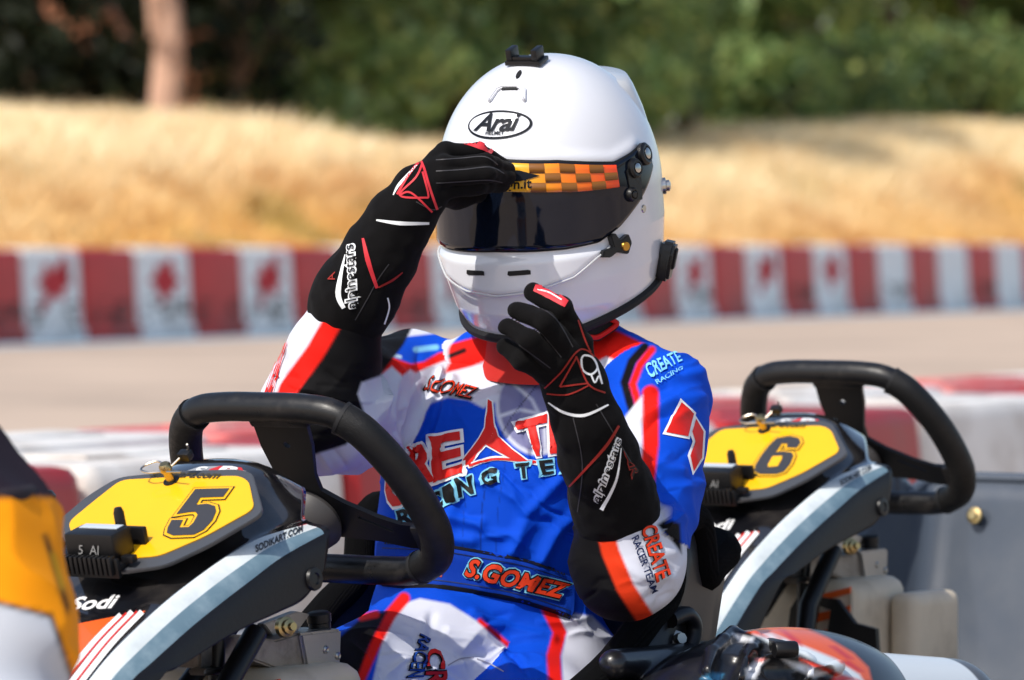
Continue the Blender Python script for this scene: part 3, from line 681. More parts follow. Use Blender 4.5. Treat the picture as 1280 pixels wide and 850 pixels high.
    # ---- transponder in its holder at the plate's lower edge
    TM = PMt @ Matrix.Translation((.000, -.126 * sg, .010)) @ Matrix.Scale(.9, 4) @ Matrix.Rotation(R(-18) * sg, 4, 'X')
    tr = box('transponder', (0, 0, .010), (.066, .036, .030), M_blkp, k, .004, TM)
    box('label_sticker', (0, .008 * sg, .0255), (.052, .013, .001), inkm('label_grey', srgb(190, 200, 210)), tr, .0002, TM)
    for i in range(12): box('rib', (-.036 + i * .0065, -.028 * sg, -.006), (.0042, .010, .020), M_blkp, tr, .001, TM)
    box('holder', (0, -.024 * sg, -.010), (.084, .006, .022), M_blkp, tr, .002, TM); box('holder', (0, -.002 * sg, -.010), (.080, .048, .006), M_blkp, tr, .002, TM)
    box('back_wall', (.006, .030 * sg, .004), (.070, .007, .030), M_blkp, tr, .002, TM); box('ear', (-.042, .012 * sg, .004), (.012, .012, .008), M_blkp, tr, .002, TM); box('ear', (.044, -.008 * sg, -.004), (.016, .010, .008), M_blkp, tr, .002, TM)
    bm = tsize('%d  Al' % number, .030, .0, .25)
    for v in bm.verts: v.co = (v.co.x, -.0195 * sg, v.co.y + .008)
    bmesh.ops.transform(bm, matrix=TM, verts=bm.verts); o = bmobj('lettering', bm, inkm('marker_pen', srgb(150, 150, 150)), tr, sm=False); o['kind'] = 'stuff'
    lathe('stalk', [(0, 0), (.0062, 0), (.0058, .024), (.004, .029), (0, .030)], M_blkp, tr, 16, TM @ Matrix.Translation((.012, .026 * sg, .012)))
    # ---- decals on the fairing (measured on kart 5; the other kart carries the same)
    fr_, inv = fr, fr.I
    if number == 5:
        lay('lettering', quad_text('Sodi', [(90, 748), (150, 744), (146, 760), (86, 764)], .03, .35), FB, .0008, M_wpr, fair, inv)
        W_ = lambda s_, q: lay('lettering', quad_text(s_, q, .03, .2), FB, .0010, inkm('stripe_ink', srgb(40, 46, 52)), fair, inv, 4)
        W_('SODIKART.COM', [(318, 683), (378, 657), (379, 664), (320, 691)])
        lay('stripe_print', flat([[(84, 783), (120, 776), (182, 764), (176, 772), (132, 815), (92, 862), (60, 862)]]), FB, .0008, M_org, fair, inv)
        for p in ([(166, 766), (128, 806), (84, 862)], [(178, 766), (140, 806), (96, 862)], [(152, 770), (116, 806), (70, 862)]): lay('stripe_print', ribbon(p, 7), FB, .0014, M_wpr, fair, inv)
        for p in ([(172, 766), (134, 806), (90, 862)], [(159, 768), (122, 806), (77, 862)]): lay('stripe_print', ribbon(p, 2.2), FB, .002, M_rpr, fair, inv)
        lay('badge', flat([[(232, 590), (250, 584), (290, 583), (308, 590), (300, 596), (240, 597)]]), FB, .0008, inkm('badge_grey', srgb(150, 154, 160)), fair, inv)
        lay('badge', flat([[(262, 588), (275, 584), (302, 586), (306, 593), (270, 595), (256, 596)]]), FB, .0014, M_rpr, fair, inv)
        lay('lettering', quad_text('S', [(244, 585), (260, 585), (256, 595), (238, 595)], .03, .3), FB, .0014, M_wpr, fair, inv); lay('lettering', quad_text('R', [(272, 585), (296, 586), (292, 595), (268, 595)], .05, .3), FB, .002, M_wpr, fair, inv)
    # ---- steering wheel
    sw = empty('steering_wheel'); sw.parent = k
    W2 = lambda u, v, n=0: K(u * .95 - .008, 0, ZW) + WV * v * .96 + WN * n
    hp = [(0, .110), (.055, .109), (.092, .102), (.118, .078), (.140, .030), (.150, -.018), (.150, -.058), (.134, -.092), (.100, -.110), (.055, -.113), (0, -.113)]
    path = hp + [(-u, v) for u, v in hp[-2:0:-1]]
    P_ = spline([tuple(W2(u, v)) for u, v in path], 6, True); uu = np.abs(P_[:, 0]); V, F_ = tube_geo(P_, .0150, 16, True); rimo = meshobj('rim', V, F_, M_rim, sw)
    for sgn in (1, -1):
        g_ = spline([tuple(W2(sgn * u, v)) for u, v in hp[2:9]], 8); rr = np.full(len(g_), .0172); rr[:2] = .0155; rr[-2:] = .0155; V, F_ = tube_geo(g_[2:-2], rr[2:-2], 18); meshobj('grip', V, F_, M_grip, sw)
        for q in (2, -4): V, F_ = tube_geo(g_[q:q + 2], .0178, 18); meshobj('grip_seam', V, F_, M_rub2, sw)
    WM = axis_matrix(W2(0, 0, -.004), WN, (1, 0, 0)); vs = 1 if (WM.to_3x3() @ Vector((0, 1, 0))).dot(WV) > 0 else -1
    sp = [(-.036, .104), (-.034, .06), (-.026, .02), (-.028, .0), (-.05, -.016), (-.085, -.034), (-.112, -.044), (-.146, -.046), (-.146, -.078), (-.112, -.076), (-.075, -.068), (-.03, -.064)]
    sp = sp + [(-u, v) for u, v in sp[::-1]]; sp = [(u + .018 * max(0, v) / .104, v) for u, v in sp]
    hol = [(.012 + .0042 * math.cos(t), .062 + .0042 * math.sin(t)) for t in np.linspace(0, 6.283, 12, endpoint=False)]
    sp2 = keyhole(sp, hol)
    for sl_ in (1, -1):
        slot = [(sl_ * .062, -.034), (sl_ * .100, -.052), (sl_ * .098, -.055), (sl_ * .060, -.037)]; sp2 = keyhole(sp2, slot)
    prism('spoke_plate', [(u * .95, v * vs * .96) for u, v in sp2], .005, M_blkp, sw, WM, 0)
    for sgn in (1, -1): box('spoke_clamp', (sgn * .136, -.060 * vs, .002), (.030, .040, .018), M_rim, sw, .004, WM)
    box('spoke_clamp', (.018, .098 * vs, .002), (.072, .024, .016), M_rim, sw, .004, WM)
    WH = WM @ Matrix.Translation((0, -.034 * vs, 0)); lathe('hub', [(0, -.026), (.024, -.026), (.034, -.016), (.037, -.006), (.034, 0), (0, 0)], M_frm2, sw, 32, WH); lathe('hub', [(0, .005), (.028, .005), (.025, .014), (.010, .016), (0, .016)], M_blkp, sw, 28, WH)
    cl = Vector((0, -math.cos(TW), -math.sin(TW))); tube('steering_column', [tuple(W2(0, -.034, -.02)), tuple(W2(0, -.034, -.30))], .010, M_blkp, k)
    # ---- steering support, struts, tank, pedals
    def sprism(name, poly, u0, u1, m_, parent=None, bev=.002):
        Q = [K5.side(x, y, u1) for x, y in poly]; bm = bmesh.new(); f_ = bm.faces.new([bm.verts.new(K(u1, q[1], q[2])) for q in Q]); e = bmesh.ops.extrude_face_region(bm, geom=[f_])
        bmesh.ops.translate(bm, vec=(u0 - u1, 0, 0), verts=[v for v in e['geom'] if isinstance(v, bmesh.types.BMVert)]); bmesh.ops.recalc_face_normals(bm, faces=bm.faces)
        if bev: bmesh.ops.bevel(bm, geom=list(bm.edges), offset=bev, segments=2, affect='EDGES')
        return bmobj(name, bm, m_, parent or k)
    US = .06
    br_ = sprism('steering_support', [(250, 800), (300, 793), (345, 800), (372, 792), (392, 790), (392, 846), (350, 838), (318, 826), (280, 832), (250, 836)], US - .04, US, M_alu)
    sprism('clamp_block', [(376, 792), (392, 790), (428, 786), (426, 838), (402, 849), (386, 846)], US - .045, US + .004, M_alus, br_, .0025)
    p = K5.side(400, 783, US - .02); lathe('knob', [(0, 0), (.0115, 0), (.0115, .008), (.0125, .009), (.0125, .017), (.010, .019), (0, .019)], M_blkp, br_, 24, axis_matrix(K(US - .02, p[1], p[2] - .004), K(0, .15, 1)))
    for q in ((408, 812), (414, 836), (423, 820)):
        p = K5.side(*q, US + .005); lathe('bolt', [(0, 0), (.0042, 0), (.0042, .002), (.0025, .0032), (0, .0025)], M_stel, br_, 12, axis_matrix(K(US + .003, p[1], p[2]), K(1, 0, 0)))
    p = K5.side(354, 784, US); lathe('bolt', [(0, 0), (.0105, 0), (.0105, .006), (.0075, .007), (.0075, .012), (.004, .013), (.004, .018), (0, .018)], M_gold, br_, 12, axis_matrix(K(US, p[1], p[2]), K(1, .3, .1)))
    sprism('support_plate', [(330, 780), (372, 764), (388, 768), (372, 790), (345, 800)], US - .03, US - .02, M_alus, br_, .001)
    a = K5.side(320, 790, US + .02); b = K5.side(270, 880, US + .03); tube('strut', [tuple(K(US + .02, a[1], a[2])), tuple(K(US + .03, b[1], b[2])), tuple(K(US + .04, b[1] + .06, .12))], .0115, M_blkp, k)
    a = K5.side(272, 790, US); b = K5.side(268, 846, US); tube('strut', [tuple(K(US, a[1], a[2])), tuple(K(US, b[1], b[2] - .1))], .008, M_blkp, k); sprism('strut_foot', [(258, 836), (280, 834), (282, 843), (256, 845)], US - .01, US + .012, M_stel, k)
    # tank
    bm = bmesh.new(); bm_box(bm, (-.03, -.09, .235), (.24, .15, .235), .03, 4); bm_box(bm, (.112, -.02, .215), (.04, .12, .235), .018, 4); bm_box(bm, (-.08, -.09, .352), (.13, .09, .020), .008, 3); tank = bmobj('fuel_tank', bm, M_tank, k)
    bm = bmesh.new(); bm_box(bm, (-.03, -.09, .365), (.03, .03, .02), .005); bmobj('tank_cap', bm, M_blkp, tank)
    V_, F2_ = tube_geo(spline([tuple(K(.09, .162, .34)), tuple(K(.093, .166, .24)), tuple(K(.09, .162, .14))], 4), .004, 8); meshobj('moulded_seam', V_, F2_, M_tank, tank)
    for i in range(7):
        hh = .008 + .0022 * i; y0 = -.167; z_ = .325 - i * .024; x0 = .10 - .008 * i
        bm = bmesh.new(); bm_box(bm, (.056, y0, z_), (.070, .004, hh), 0)
        for v in bm.verts: v.co.z += (v.co.x - .03) * .25
        bmobj('stripe_print', bm, M_org, tank)
    pf = [(.20, -.02), (.20, .05), (.215, .085), (.27, .09), (.31, .06), (.33, .055), (.335, -.02)]
    pd = sprism('pedal_bracket', [(1020, 700)], .0, .0, M_blkp) if False else None
    PMx = Matrix.Translation(K(.015, .19, .262)) @ Matrix.Rotation(R(90), 4, 'X')
    hls = [[(.012, .012), (.028, .06), (.036, .06), (.026, .012)], [(.036, .012), (.046, .06), (.066, .055), (.058, .012)]]
    o_ = [(0, 0), (.008, .055), (.02, .072), (.075, .068), (.10, .04), (.13, .034), (.134, -.02), (.11, -.03), (0, -.02)]
    for h_ in hls: o_ = keyhole(o_, h_)
    prism('pedal_bracket', o_, .008, M_blkp, k, PMx, 0)
    return k, fair, FB, sw
M_rub2 = mat('seam_rubber', srgb(30, 30, 32), .6); M_frm2 = mat('hub_plastic', srgb(72, 70, 70), .5, var=.1, vscale=30)

def kart_rest(k, seat_m, edge_m, cover):
    """seat, frame, wheels, floor, bumpers"""
    def prof(u, d=0):                       # bucket seat: rows from front lip to the top of the back
        a = abs(u); return [(-.14, .20 + .20 * a ** 2 * 20, 0), (-.22, .13 + .9 * a * a * 4, 0), (-.34, .10 + .6 * a * a * 4, 0), (-.43, .16, 0), (-.475, .28, 0), (-.505, .38, 0), (-.52, .455 - .5 * a * a, 0)]
    V = []; F_ = []; us = np.linspace(-1, 1, 25); st = 13
    base = spline([(-.12, .16, 0), (-.20, .11, 0), (-.33, .09, 0), (-.42, .15, 0), (-.468, .27, 0), (-.495, .37, 0), (-.51, .45, 0)], 2)
    for q in us:
        a = abs(q); lift = max(0, a - .62) / .38
        for j, (f, z, _) in enumerate(base):
            t = j / (len(base) - 1); wdt = .20 - .02 * t; hs = np.interp(t, [0, .35, .6, .85, 1], [.12, .30, .25, .10, -.03]); fo = np.interp(t, [0, .35, .6, 1], [0, .02, .09, .07])
            V.append(K(wdt * math.copysign(min(a / .72, 1) ** .9, q) * (1 + .06 * lift), f + fo * lift ** 1.3, z + hs * lift ** 1.2))
    nb_ = len(base)
    for i in range(24):
        for j in range(nb_ - 1): F_.append((i * nb_ + j, (i + 1) * nb_ + j, (i + 1) * nb_ + j + 1, i * nb_ + j + 1))
    seat = meshobj('seat', V, F_, seat_m, k, ang=None); m_ = seat.modifiers.new('s', 'SOLIDIFY'); m_.thickness = .008; m_.offset = 0
    edge = [V[j] for j in range(nb_)] + [V[i * nb_ + nb_ - 1] for i in range(1, 24)] + [V[24 * nb_ + j] for j in range(nb_ - 1, -1, -1)]
    tube('seat_edge', spline([tuple(p) for p in edge], 3), .018 if cover else .008, M_knit if cover else edge_m, seat, 10)
    for sgn in (1, -1): lathe('seat_bolt', [(0, 0), (.012, 0), (.011, .004), (.006, .005), (.006, .009), (0, .009)], M_gold, seat, 16, axis_matrix(K(sgn * .10, -.485, .40), K(0, 1, .2)))
    ft = []
    for sgn in (1, -1):
        tube('frame_rail', spline([tuple(K(sgn * .20, .78, .07)), tuple(K(sgn * .22, .45, .06)), tuple(K(sgn * .30, .1, .06)), tuple(K(sgn * .32, -.4, .06)), tuple(K(sgn * .30, -.85, .08))], 6), .015, M_blkp, k)
        for f, wd, r_ in ((.52, .13, .13), (-.62, .20, .14)):
            w_ = empty('wheel'); w_.parent = k; WMx = axis_matrix(K(sgn * (.50 if f > 0 else .55), f, r_), K(sgn, 0, 0))
            lathe('tyre', [(r_ * .52, -wd / 2), (r_ * .9, -wd / 2), (r_, -wd / 2 + .02), (r_, wd / 2 - .02), (r_ * .9, wd / 2), (r_ * .52, wd / 2)], M_tyre, w_, 36, WMx)
            lathe('rim', [(0, .02), (r_ * .2, .02), (r_ * .3, -.01), (r_ * .46, 0), (r_ * .53, wd / 2 - .004), (r_ * .5, wd / 2 - .004), (r_ * .5, -wd / 2), (0, -wd / 2)], M_alus, w_, 28, WMx)
        sp_ = bmesh.new(); bm_box(sp_, tuple(K(sgn * .58, -.05, .13)), (.16, .62, .17), .05, 4); bmobj('side_pod', sp_, M_side, k)
    tube('axle', [tuple(K(-.52, -.62, .14)), tuple(K(.52, -.62, .14))], .02, M_stel, k); tube('axle', [tuple(K(-.46, .52, .13)), tuple(K(.46, .52, .13))], .014, M_stel, k)
    box('floor_tray', tuple(K(0, .25, .045)), (.46, .95, .006), M_alus, k, .001)
    tube('front_bumper', spline([tuple(K(-.48, .42, .16)), tuple(K(-.44, .72, .16)), tuple(K(-.2, .88, .15)), tuple(K(.2, .88, .15)), tuple(K(.44, .72, .16)), tuple(K(.48, .42, .16))], 6), .055, M_side, k, 14)
    tube('rear_bumper', spline([tuple(K(-.62, -.6, .17)), tuple(K(-.5, -.92, .17)), tuple(K(.5, -.92, .17)), tuple(K(.62, -.6, .17))], 6), .045, M_side, k, 14)
    bm = bmesh.new(); bm_box(bm, tuple(K(-.33, -.5, .20)), (.18, .34, .22), .03, 3); bm_box(bm, tuple(K(-.33, -.42, .29)), (.10, .12, .05), .015, 2); bmobj('engine', bm, M_alu, k)

k5, fair5, FB5, sw5 = make_kart(K5, 5)
tag(k5, 'black kart with yellow number plate 5, seat occupied by the driver', 'kart', 'rental karts parked side by side'); kart_rest(k5, M_seatb, M_blkp, True)
k6, fair6, FB6, sw6 = make_kart(K6, 6)
tag(k6, 'black kart with yellow number plate 6 and an empty grey seat', 'kart', 'rental karts parked side by side'); kart_rest(k6, M_seatg, M_seatg, False)
for ch in list(fair5.children):
    if ch.name.split('.')[0] in ('lettering', 'stripe_print', 'badge'):
        c = ch.copy(); COL.objects.link(c); c.parent = fair6

# ---- kart 5: side engine cover on the driver's left
M_cov = mat('cover_plastic', (1, 1, 1), .32, coat=.35, attr=True, bump=.1, bscale=250, var=.06, vscale=25)
def cover_base(P): return sd_ell(P, (.30, .405, .255), (.115, .25, .115))
V, Q = surf_nets(cover_base, (.12, .08, .10), (.46, .80, .42), .008, 2, 1)
CB = BVHTree.FromPolygons([tuple(K5.M @ Vector(v)) for v in V.tolist()], Q.tolist())
def on_cover(px_, py_, off=0):
    h_ = drape_px([px_], [py_], CB, off)[0]; return np.array(K5.I @ h_) if h_ is not None else None
cz = lambda x, y: (820 + .281 * x, 750 + .281 * y)
def oc(L_, off=0): return [q for q in (on_cover(*cz(x, y), off) for x, y in L_) if q is not None]
ridge = [oc([(345, 160), (300, 200), (250, 250), (235, 330)], .004), oc([(440, 185), (420, 240), (380, 300), (360, 352)], .004), oc([(480, 290), (560, 262), (650, 275), (690, 320)], .003), oc([(640, 352), (720, 330), (800, 305)], .004), oc([(360, 165), (450, 200), (560, 235), (680, 280)], .002)]
cups = [oc([(190, 112), (225, 106)], .004), oc([(330, 270), (300, 340)], .006), oc([(530, 320), (600, 318)], .004), oc([(420, 300), (440, 270)], .004), oc([(700, 352), (760, 340)], .003)]
cr = [.011, .014, .016, .008, .009]
def cover_sdf(P):
    d = cover_base(P)
    d = smin(d, sd_cone(P, (.225, .22, .340), (.205, .42, .330), .016, .022), .012)
    for q in ridge:
        if len(q) > 1: d = smin(d, sd_chain(P, q, [.0075] * len(q), .004), .005)
    for q, r_ in zip(cups, cr):
        if len(q) > 1: d = smax(d, -sd_chain(P, q, [r_] * len(q), .004), .003)
    return d
V, Q = surf_nets(cover_sdf, (.12, .08, .10), (.46, .80, .42), .0024, 4, 1)
W = np.array([tuple(K5.M @ Vector(v)) for v in V.tolist()]); cx_, cy_ = proj(W); c = np.tile(np.array(srgb(26, 26, 29)), (len(V), 1))
gn = grad(cover_sdf, V, .002)
def cpa(poly, col, soft=2.5):
    global c
    k_ = in_poly(cx_, cy_, [cz(*p) for p in poly], soft)[:, None]; c = c * (1 - k_) + np.array(srgb(*col)) * k_
cpa([(395, 112), (470, 86), (560, 96), (650, 118), (760, 166), (880, 236), (945, 300), (960, 360), (900, 360), (800, 300), (690, 250), (560, 190), (430, 150)], (228, 92, 24))
cpa([(430, 150), (520, 150), (660, 205), (800, 262), (905, 330), (925, 362), (860, 362), (780, 306), (650, 245), (500, 190)], (214, 224, 230)); cpa([(400, 120), (450, 130), (560, 172), (540, 184), (410, 140)], (226, 80, 24))
cpa([(545, 130), (600, 180), (650, 205), (640, 180), (575, 132)], (200, 40, 34)); cpa([(770, 205), (850, 262), (880, 262), (800, 205)], (196, 34, 34)); cpa([(820, 275), (900, 318), (925, 318), (860, 270)], (200, 40, 34)); cpa([(480, 150), (560, 205), (585, 205), (510, 150)], (232, 232, 236))
cpa([(640, 262), (790, 312), (770, 326), (640, 276)], (216, 60, 34)); cpa([(560, 262), (640, 280), (760, 326), (700, 345), (610, 300)], (226, 228, 232)); cpa([(455, 262), (500, 264), (470, 290), (440, 350), (402, 350), (400, 310)], (226, 228, 232)); cpa([(446, 262), (490, 262), (470, 276), (446, 272)], (216, 60, 34))
cpa([(340, 150), (435, 168), (428, 186), (372, 184)], (226, 228, 232)); cpa([(800, 322), (905, 356), (780, 362)], (214, 50, 34)); cpa([(200, 350), (250, 322), (300, 330), (280, 360)], (60, 130, 170))
cov = bigmesh('engine_cover', V, Q, M_cov, k5, col=c)
p = on_cover(970, 817)
if p is not None:
    LM = Matrix.Translation(p) @ Matrix.Rotation(R(-38), 4, 'Z'); o = box('latch', (0, 0, .008), (.044, .014, .014), M_blkp, cov, .005, LM); lathe('latch_barrel', [(0, -.012), (.008, -.012), (.009, -.010), (.009, .010), (.008, .012), (0, .012)], M_blkp, cov, 20, LM @ axis_matrix((.028, 0, .006), (0, 1, 0)))
p = on_cover(925, 776)
if p is not None:
    FM = Matrix.Translation(p) @ Matrix.Rotation(R(-35), 4, 'Z'); box('lever', (0, 0, .004), (.034, .007, .005), M_blkp, cov, .002, FM); box('lever', (.008, .002, .008), (.018, .010, .006), M_stel, cov, .002, FM)
# white nosed tail piece of the cover with its grey rubber end
a = K5.side(1060, 832, .40)
def tail_sdf(P): return smax(sd_cone(P, (.315, .50, .268), (.345, .68, .262), .075, .062), -(P[:, 2] - .20), .01)
V, Q = surf_nets(tail_sdf, (.22, .36, .18), (.48, .78, .42), .005, 3, 1)
c_ = np.where((V[:, 1] > .672)[:, None], np.array(srgb(84, 86, 90)), np.array(srgb(206, 214, 220))); bigmesh('tail_piece', V, Q, mat('tail_plastic', (1, 1, 1), .35, attr=True, coat=.3, bump=.1), k5, col=c_)
# seat bracket loop and bolt by the driver's left hip
pp_ = [K5.side(x, y, .21) for x, y in ((838, 775), (858, 768), (868, 785), (860, 815), (838, 860))]; tube('seat_stay', spline([tuple(K(.21, q[1], q[2])) for q in pp_], 6), .009, M_side, k5, 10)
q = K5.side(842, 800, .20); lathe('seat_stay_bolt', [(0, 0), (.010, 0), (.010, .006), (.006, .007), (.006, .016), (0, .016)], M_stel, k5, 8, axis_matrix(K(.20, q[1], q[2]), K(1, .4, .2)))
# rounded guard with a knob on the kart's right flank
q0 = K5.side(100, 668, -.16); gz = q0[2]; gf = q0[1]
o = tube('flank_guard', spline([tuple(K(-.15, gf - .02, gz - .03)), tuple(K(-.20, gf, gz - .004)), tuple(K(-.27, gf + .02, gz - .01)), tuple(K(-.32, gf + .03, gz - .06)), tuple(K(-.33, gf + .03, gz - .2))], 6), .024, M_side, k5, 16)
lathe('guard_knob', [(0, 0), (.010, 0), (.010, .012), (.020, .014), (.022, .022), (.018, .027), (0, .028)], M_blkp, o, 20, axis_matrix(K(-.215, gf + .005, gz + .016), K(0, 0, 1)))

# ================================================================ THE DRIVER
def pt(x, y, D): return at(x, y, D - .07)
M_suit = mat('suit_fabric', (1, 1, 1), .72, attr=True, spec=.15, sheen=.0, weave=900, bump=.25, bscale=700, bdist=.0006)
M_glove = mat('glove_fabric', srgb(15, 14, 15), .85, spec=.1, sheen=.03, weave=900, bump=.35, bscale=500, bdist=.0006, var=.1, vscale=30)
M_print = {k: mat('print_' + k, c, .55, spec=.3) for k, c in dict(red=srgb(214, 32, 24), orange=srgb(220, 60, 24), white=srgb(235, 238, 240), black=srgb(16, 16, 18), blue=srgb(24, 70, 150),
           cyan=srgb(130, 205, 232), darkred=srgb(150, 40, 34), grey=srgb(150, 150, 165), pink=srgb(206, 52, 62), green=srgb(150, 190, 50), dkblue=srgb(22, 36, 78), seam=srgb(58, 57, 60)).items()}
driver = empty('person', (.0, 6.08, .0))
tag(driver, 'seated kart driver in white helmet and blue racing suit, one hand at the visor', 'person')
DI = np.array([0, 6.08, 0])

# --- body in the suit: one continuous surface
SH_R, EL_R, WR_R = pt(512, 484, 6.22), pt(398, 516, 6.0), pt(500, 282, 5.935)
SH_L, EL_L, WR_L = pt(820, 502, 6.06), pt(784, 702, 5.86), pt(733, 535, 5.775)
spine = [pt(610, 850, 6.13), pt(604, 728, 6.115), pt(626, 610, 6.125), pt(652, 520, 6.15), pt(672, 455, 6.19)]
sw = [.150, .112, .124, .136, .120]; sdp = [.115, .088, .098, .095, .055]
SP = spline(spine, 6); tt = np.linspace(0, len(sw) - 1, len(SP)); SW = np.interp(tt, range(5), sw); SDP = np.interp(tt, range(5), sdp)
TY = R(10); TR = np.array([math.cos(TY), -math.sin(TY), 0]); TF = np.array([-math.sin(TY), -math.cos(TY), 0])
def sd_torso(P):
    z = np.clip(P[:, 2], SP[0, 2], SP[-1, 2])
    cx = np.stack([np.interp(z, SP[:, 2], SP[:, i]) for i in range(3)], -1); a = np.interp(z, SP[:, 2], SW); b = np.interp(z, SP[:, 2], SDP)
    q = P - cx; u = q @ TR; v = q @ TF; k0 = np.sqrt((u / a) ** 2 + (v / b) ** 2); k1 = np.sqrt((u / a ** 2) ** 2 + (v / b ** 2) ** 2)
    d = k0 * (k0 - 1) / np.maximum(k1, 1e-6); e = np.abs(P[:, 2] - z)
    return np.where(e > 0, np.sqrt(np.maximum(d, 0) ** 2 + e ** 2) + np.minimum(d, 0) * 0, d)
LIMB = {}
LIMB['RU'] = lambda P: smin(sd_cone(P, SH_R, EL_R, .060, .060), sd_cone(P, pt(470, 525, 6.12), pt(425, 548, 6.03), .040, .036), .02)
LIMB['RF'] = lambda P: sd_chain(P, [EL_R, pt(418, 440, 5.985), pt(434, 395, 5.972), pt(458, 348, 5.955)], [.056, .047, .037, .026], .01)
LIMB['LU'] = lambda P: smin(sd_cone(P, SH_L, EL_L, .053, .056), sd_cone(P, pt(808, 540, 6.02), pt(814, 640, 5.94), .055, .05), .02)
LIMB['LF'] = lambda P: sd_chain(P, [EL_L, pt(774, 650, 5.838), pt(762, 612, 5.82)], [.056, .037, .026], .01)
LIMB['RL'] = lambda P: sd_chain(P, [pt(570, 880, 6.16), pt(532, 838, 6.02), pt(300, 925, 5.72), pt(120, 1000, 5.52)], [.088, .078, .058, .05], .02)
LIMB['LL'] = lambda P: sd_chain(P, [pt(672, 870, 6.14), pt(672, 925, 5.95), pt(540, 990, 5.68), pt(400, 1030, 5.45)], [.092, .075, .058, .05], .02)
LIMB['N'] = lambda P: smin(sd_cone(P, pt(682, 452, 6.16), pt(690, 400, 6.15), .062, .052), smin(sd_cone(P, pt(600, 455, 6.18), pt(672, 440, 6.16), .035, .048), sd_cone(P, pt(775, 458, 6.1), pt(695, 440, 6.15), .036, .048), .03), .03)
def body(P):
    d = sd_torso(P); d = smin(d, LIMB['N'](P), .03)
    for k, s in (('RU', .035), ('LU', .03), ('RL', .03), ('LL', .03)): d = smin(d, LIMB[k](P), s)
    d = smin(d, LIMB['RF'](P), .016); d = smin(d, LIMB['LF'](P), .014)
    return d
lo = np.array([-.50, 5.28, .14]); hi = np.array([.26, 6.30, .80])
BV, BQ = surf_nets(body, lo, hi, .0018, 4, 1)
parts = np.stack([sd_torso(BV)] + [LIMB[k](BV) for k in ('RU', 'RF', 'LU', 'LF', 'RL', 'LL', 'N')], -1)
pid = parts.argmin(1); px, py = proj(BV); pid[(pid == 3) & (py > 655 + (px - 800) * .5)] = 4; nrm = grad(body, BV, .002); nrm /= np.linalg.norm(nrm, axis=1)[:, None] + 1e-9
px, py = proj(BV); front = nrm[:, 1] < .25
def lined(pts):
    d = np.full(px.shape, 1e9)
    for (x1, y1), (x2, y2) in zip(pts[:-1], pts[1:]):
        dx, dy = x2 - x1, y2 - y1; t = np.clip(((px - x1) * dx + (py - y1) * dy) / (dx * dx + dy * dy + 1e-9), 0, 1)
        d = np.minimum(d, np.hypot(px - x1 - t * dx, py - y1 - t * dy))
    return d
# cloth folds
disp = vnoise(BV * np.array([11, 11, 8])) * .0035 + vnoise(BV * np.array([24, 24, 17]) + 9) * .0016
rid = lambda P, s: (1 - np.abs(vnoise(P, s))) ** 3
q = BV @ np.array([[.8, .1, .6], [-.3, .9, .2], [-.5, -.3, .75]])
disp += rid(q * np.array([26, 12, 9]), 1) * .0042
for ids, ax, fr in (((1,), EL_R - SH_R, 60), ((3,), EL_L - SH_L, 60), ((4,), WR_L - EL_L, 75), ((2,), WR_R - EL_R, 75)):
    m = np.isin(pid, ids); a = ax / np.linalg.norm(ax); t = BV @ a; near = np.minimum(np.linalg.norm(BV - EL_R, axis=1), np.linalg.norm(BV - EL_L, axis=1))
    disp += np.where(m, np.sin(t * fr + vnoise(BV, 14) * 3.5) * .0022 * np.exp(-(near / .11) ** 2) + .0012 * np.sin(t * 105 + vnoise(BV, 20) * 4), 0)
def crease(pts, wpx, amp, ids):
    global disp
    disp = disp + np.where(np.isin(pid, ids) & front, amp * np.exp(-(lined(pts) / wpx) ** 2), 0)
for pts in ([(548, 470), (532, 520), (505, 575)], [(568, 480), (552, 530), (520, 600)], [(500, 470), (485, 520), (492, 560)], [(470, 480), (478, 530), (500, 575)]): crease(pts, 6, .007, (0, 1))
for pts in ([(500, 600), (540, 640), (600, 655)], [(490, 650), (540, 672), (590, 676)], [(700, 600), (660, 640), (640, 690)], [(720, 640), (690, 670), (676, 700)], [(560, 560), (570, 620), (560, 670)]): crease(pts, 8, .006, (0,))
for pts in ([(790, 500), (830, 478), (868, 470)], [(800, 530), (840, 505), (872, 500)], [(790, 560), (815, 590), (850, 590)], [(780, 600), (810, 640), (850, 650)], [(770, 500), (780, 530), (775, 570)]): crease(pts, 7, .005, (0, 3))
for pts in ([(776, 655), (800, 690), (840, 690)], [(770, 700), (800, 720), (835, 720)], [(590, 770), (640, 790), (690, 800)], [(560, 790), (600, 800), (640, 840)]): crease(pts, 7, .005, (0, 4, 5, 6))
for pts in ([(545, 800), (590, 830)], [(575, 820), (600, 818), (625, 835)], [(540, 770), (535, 830)]): crease(pts, 6, -.004, (5,))
rf_ = random.Random(11)
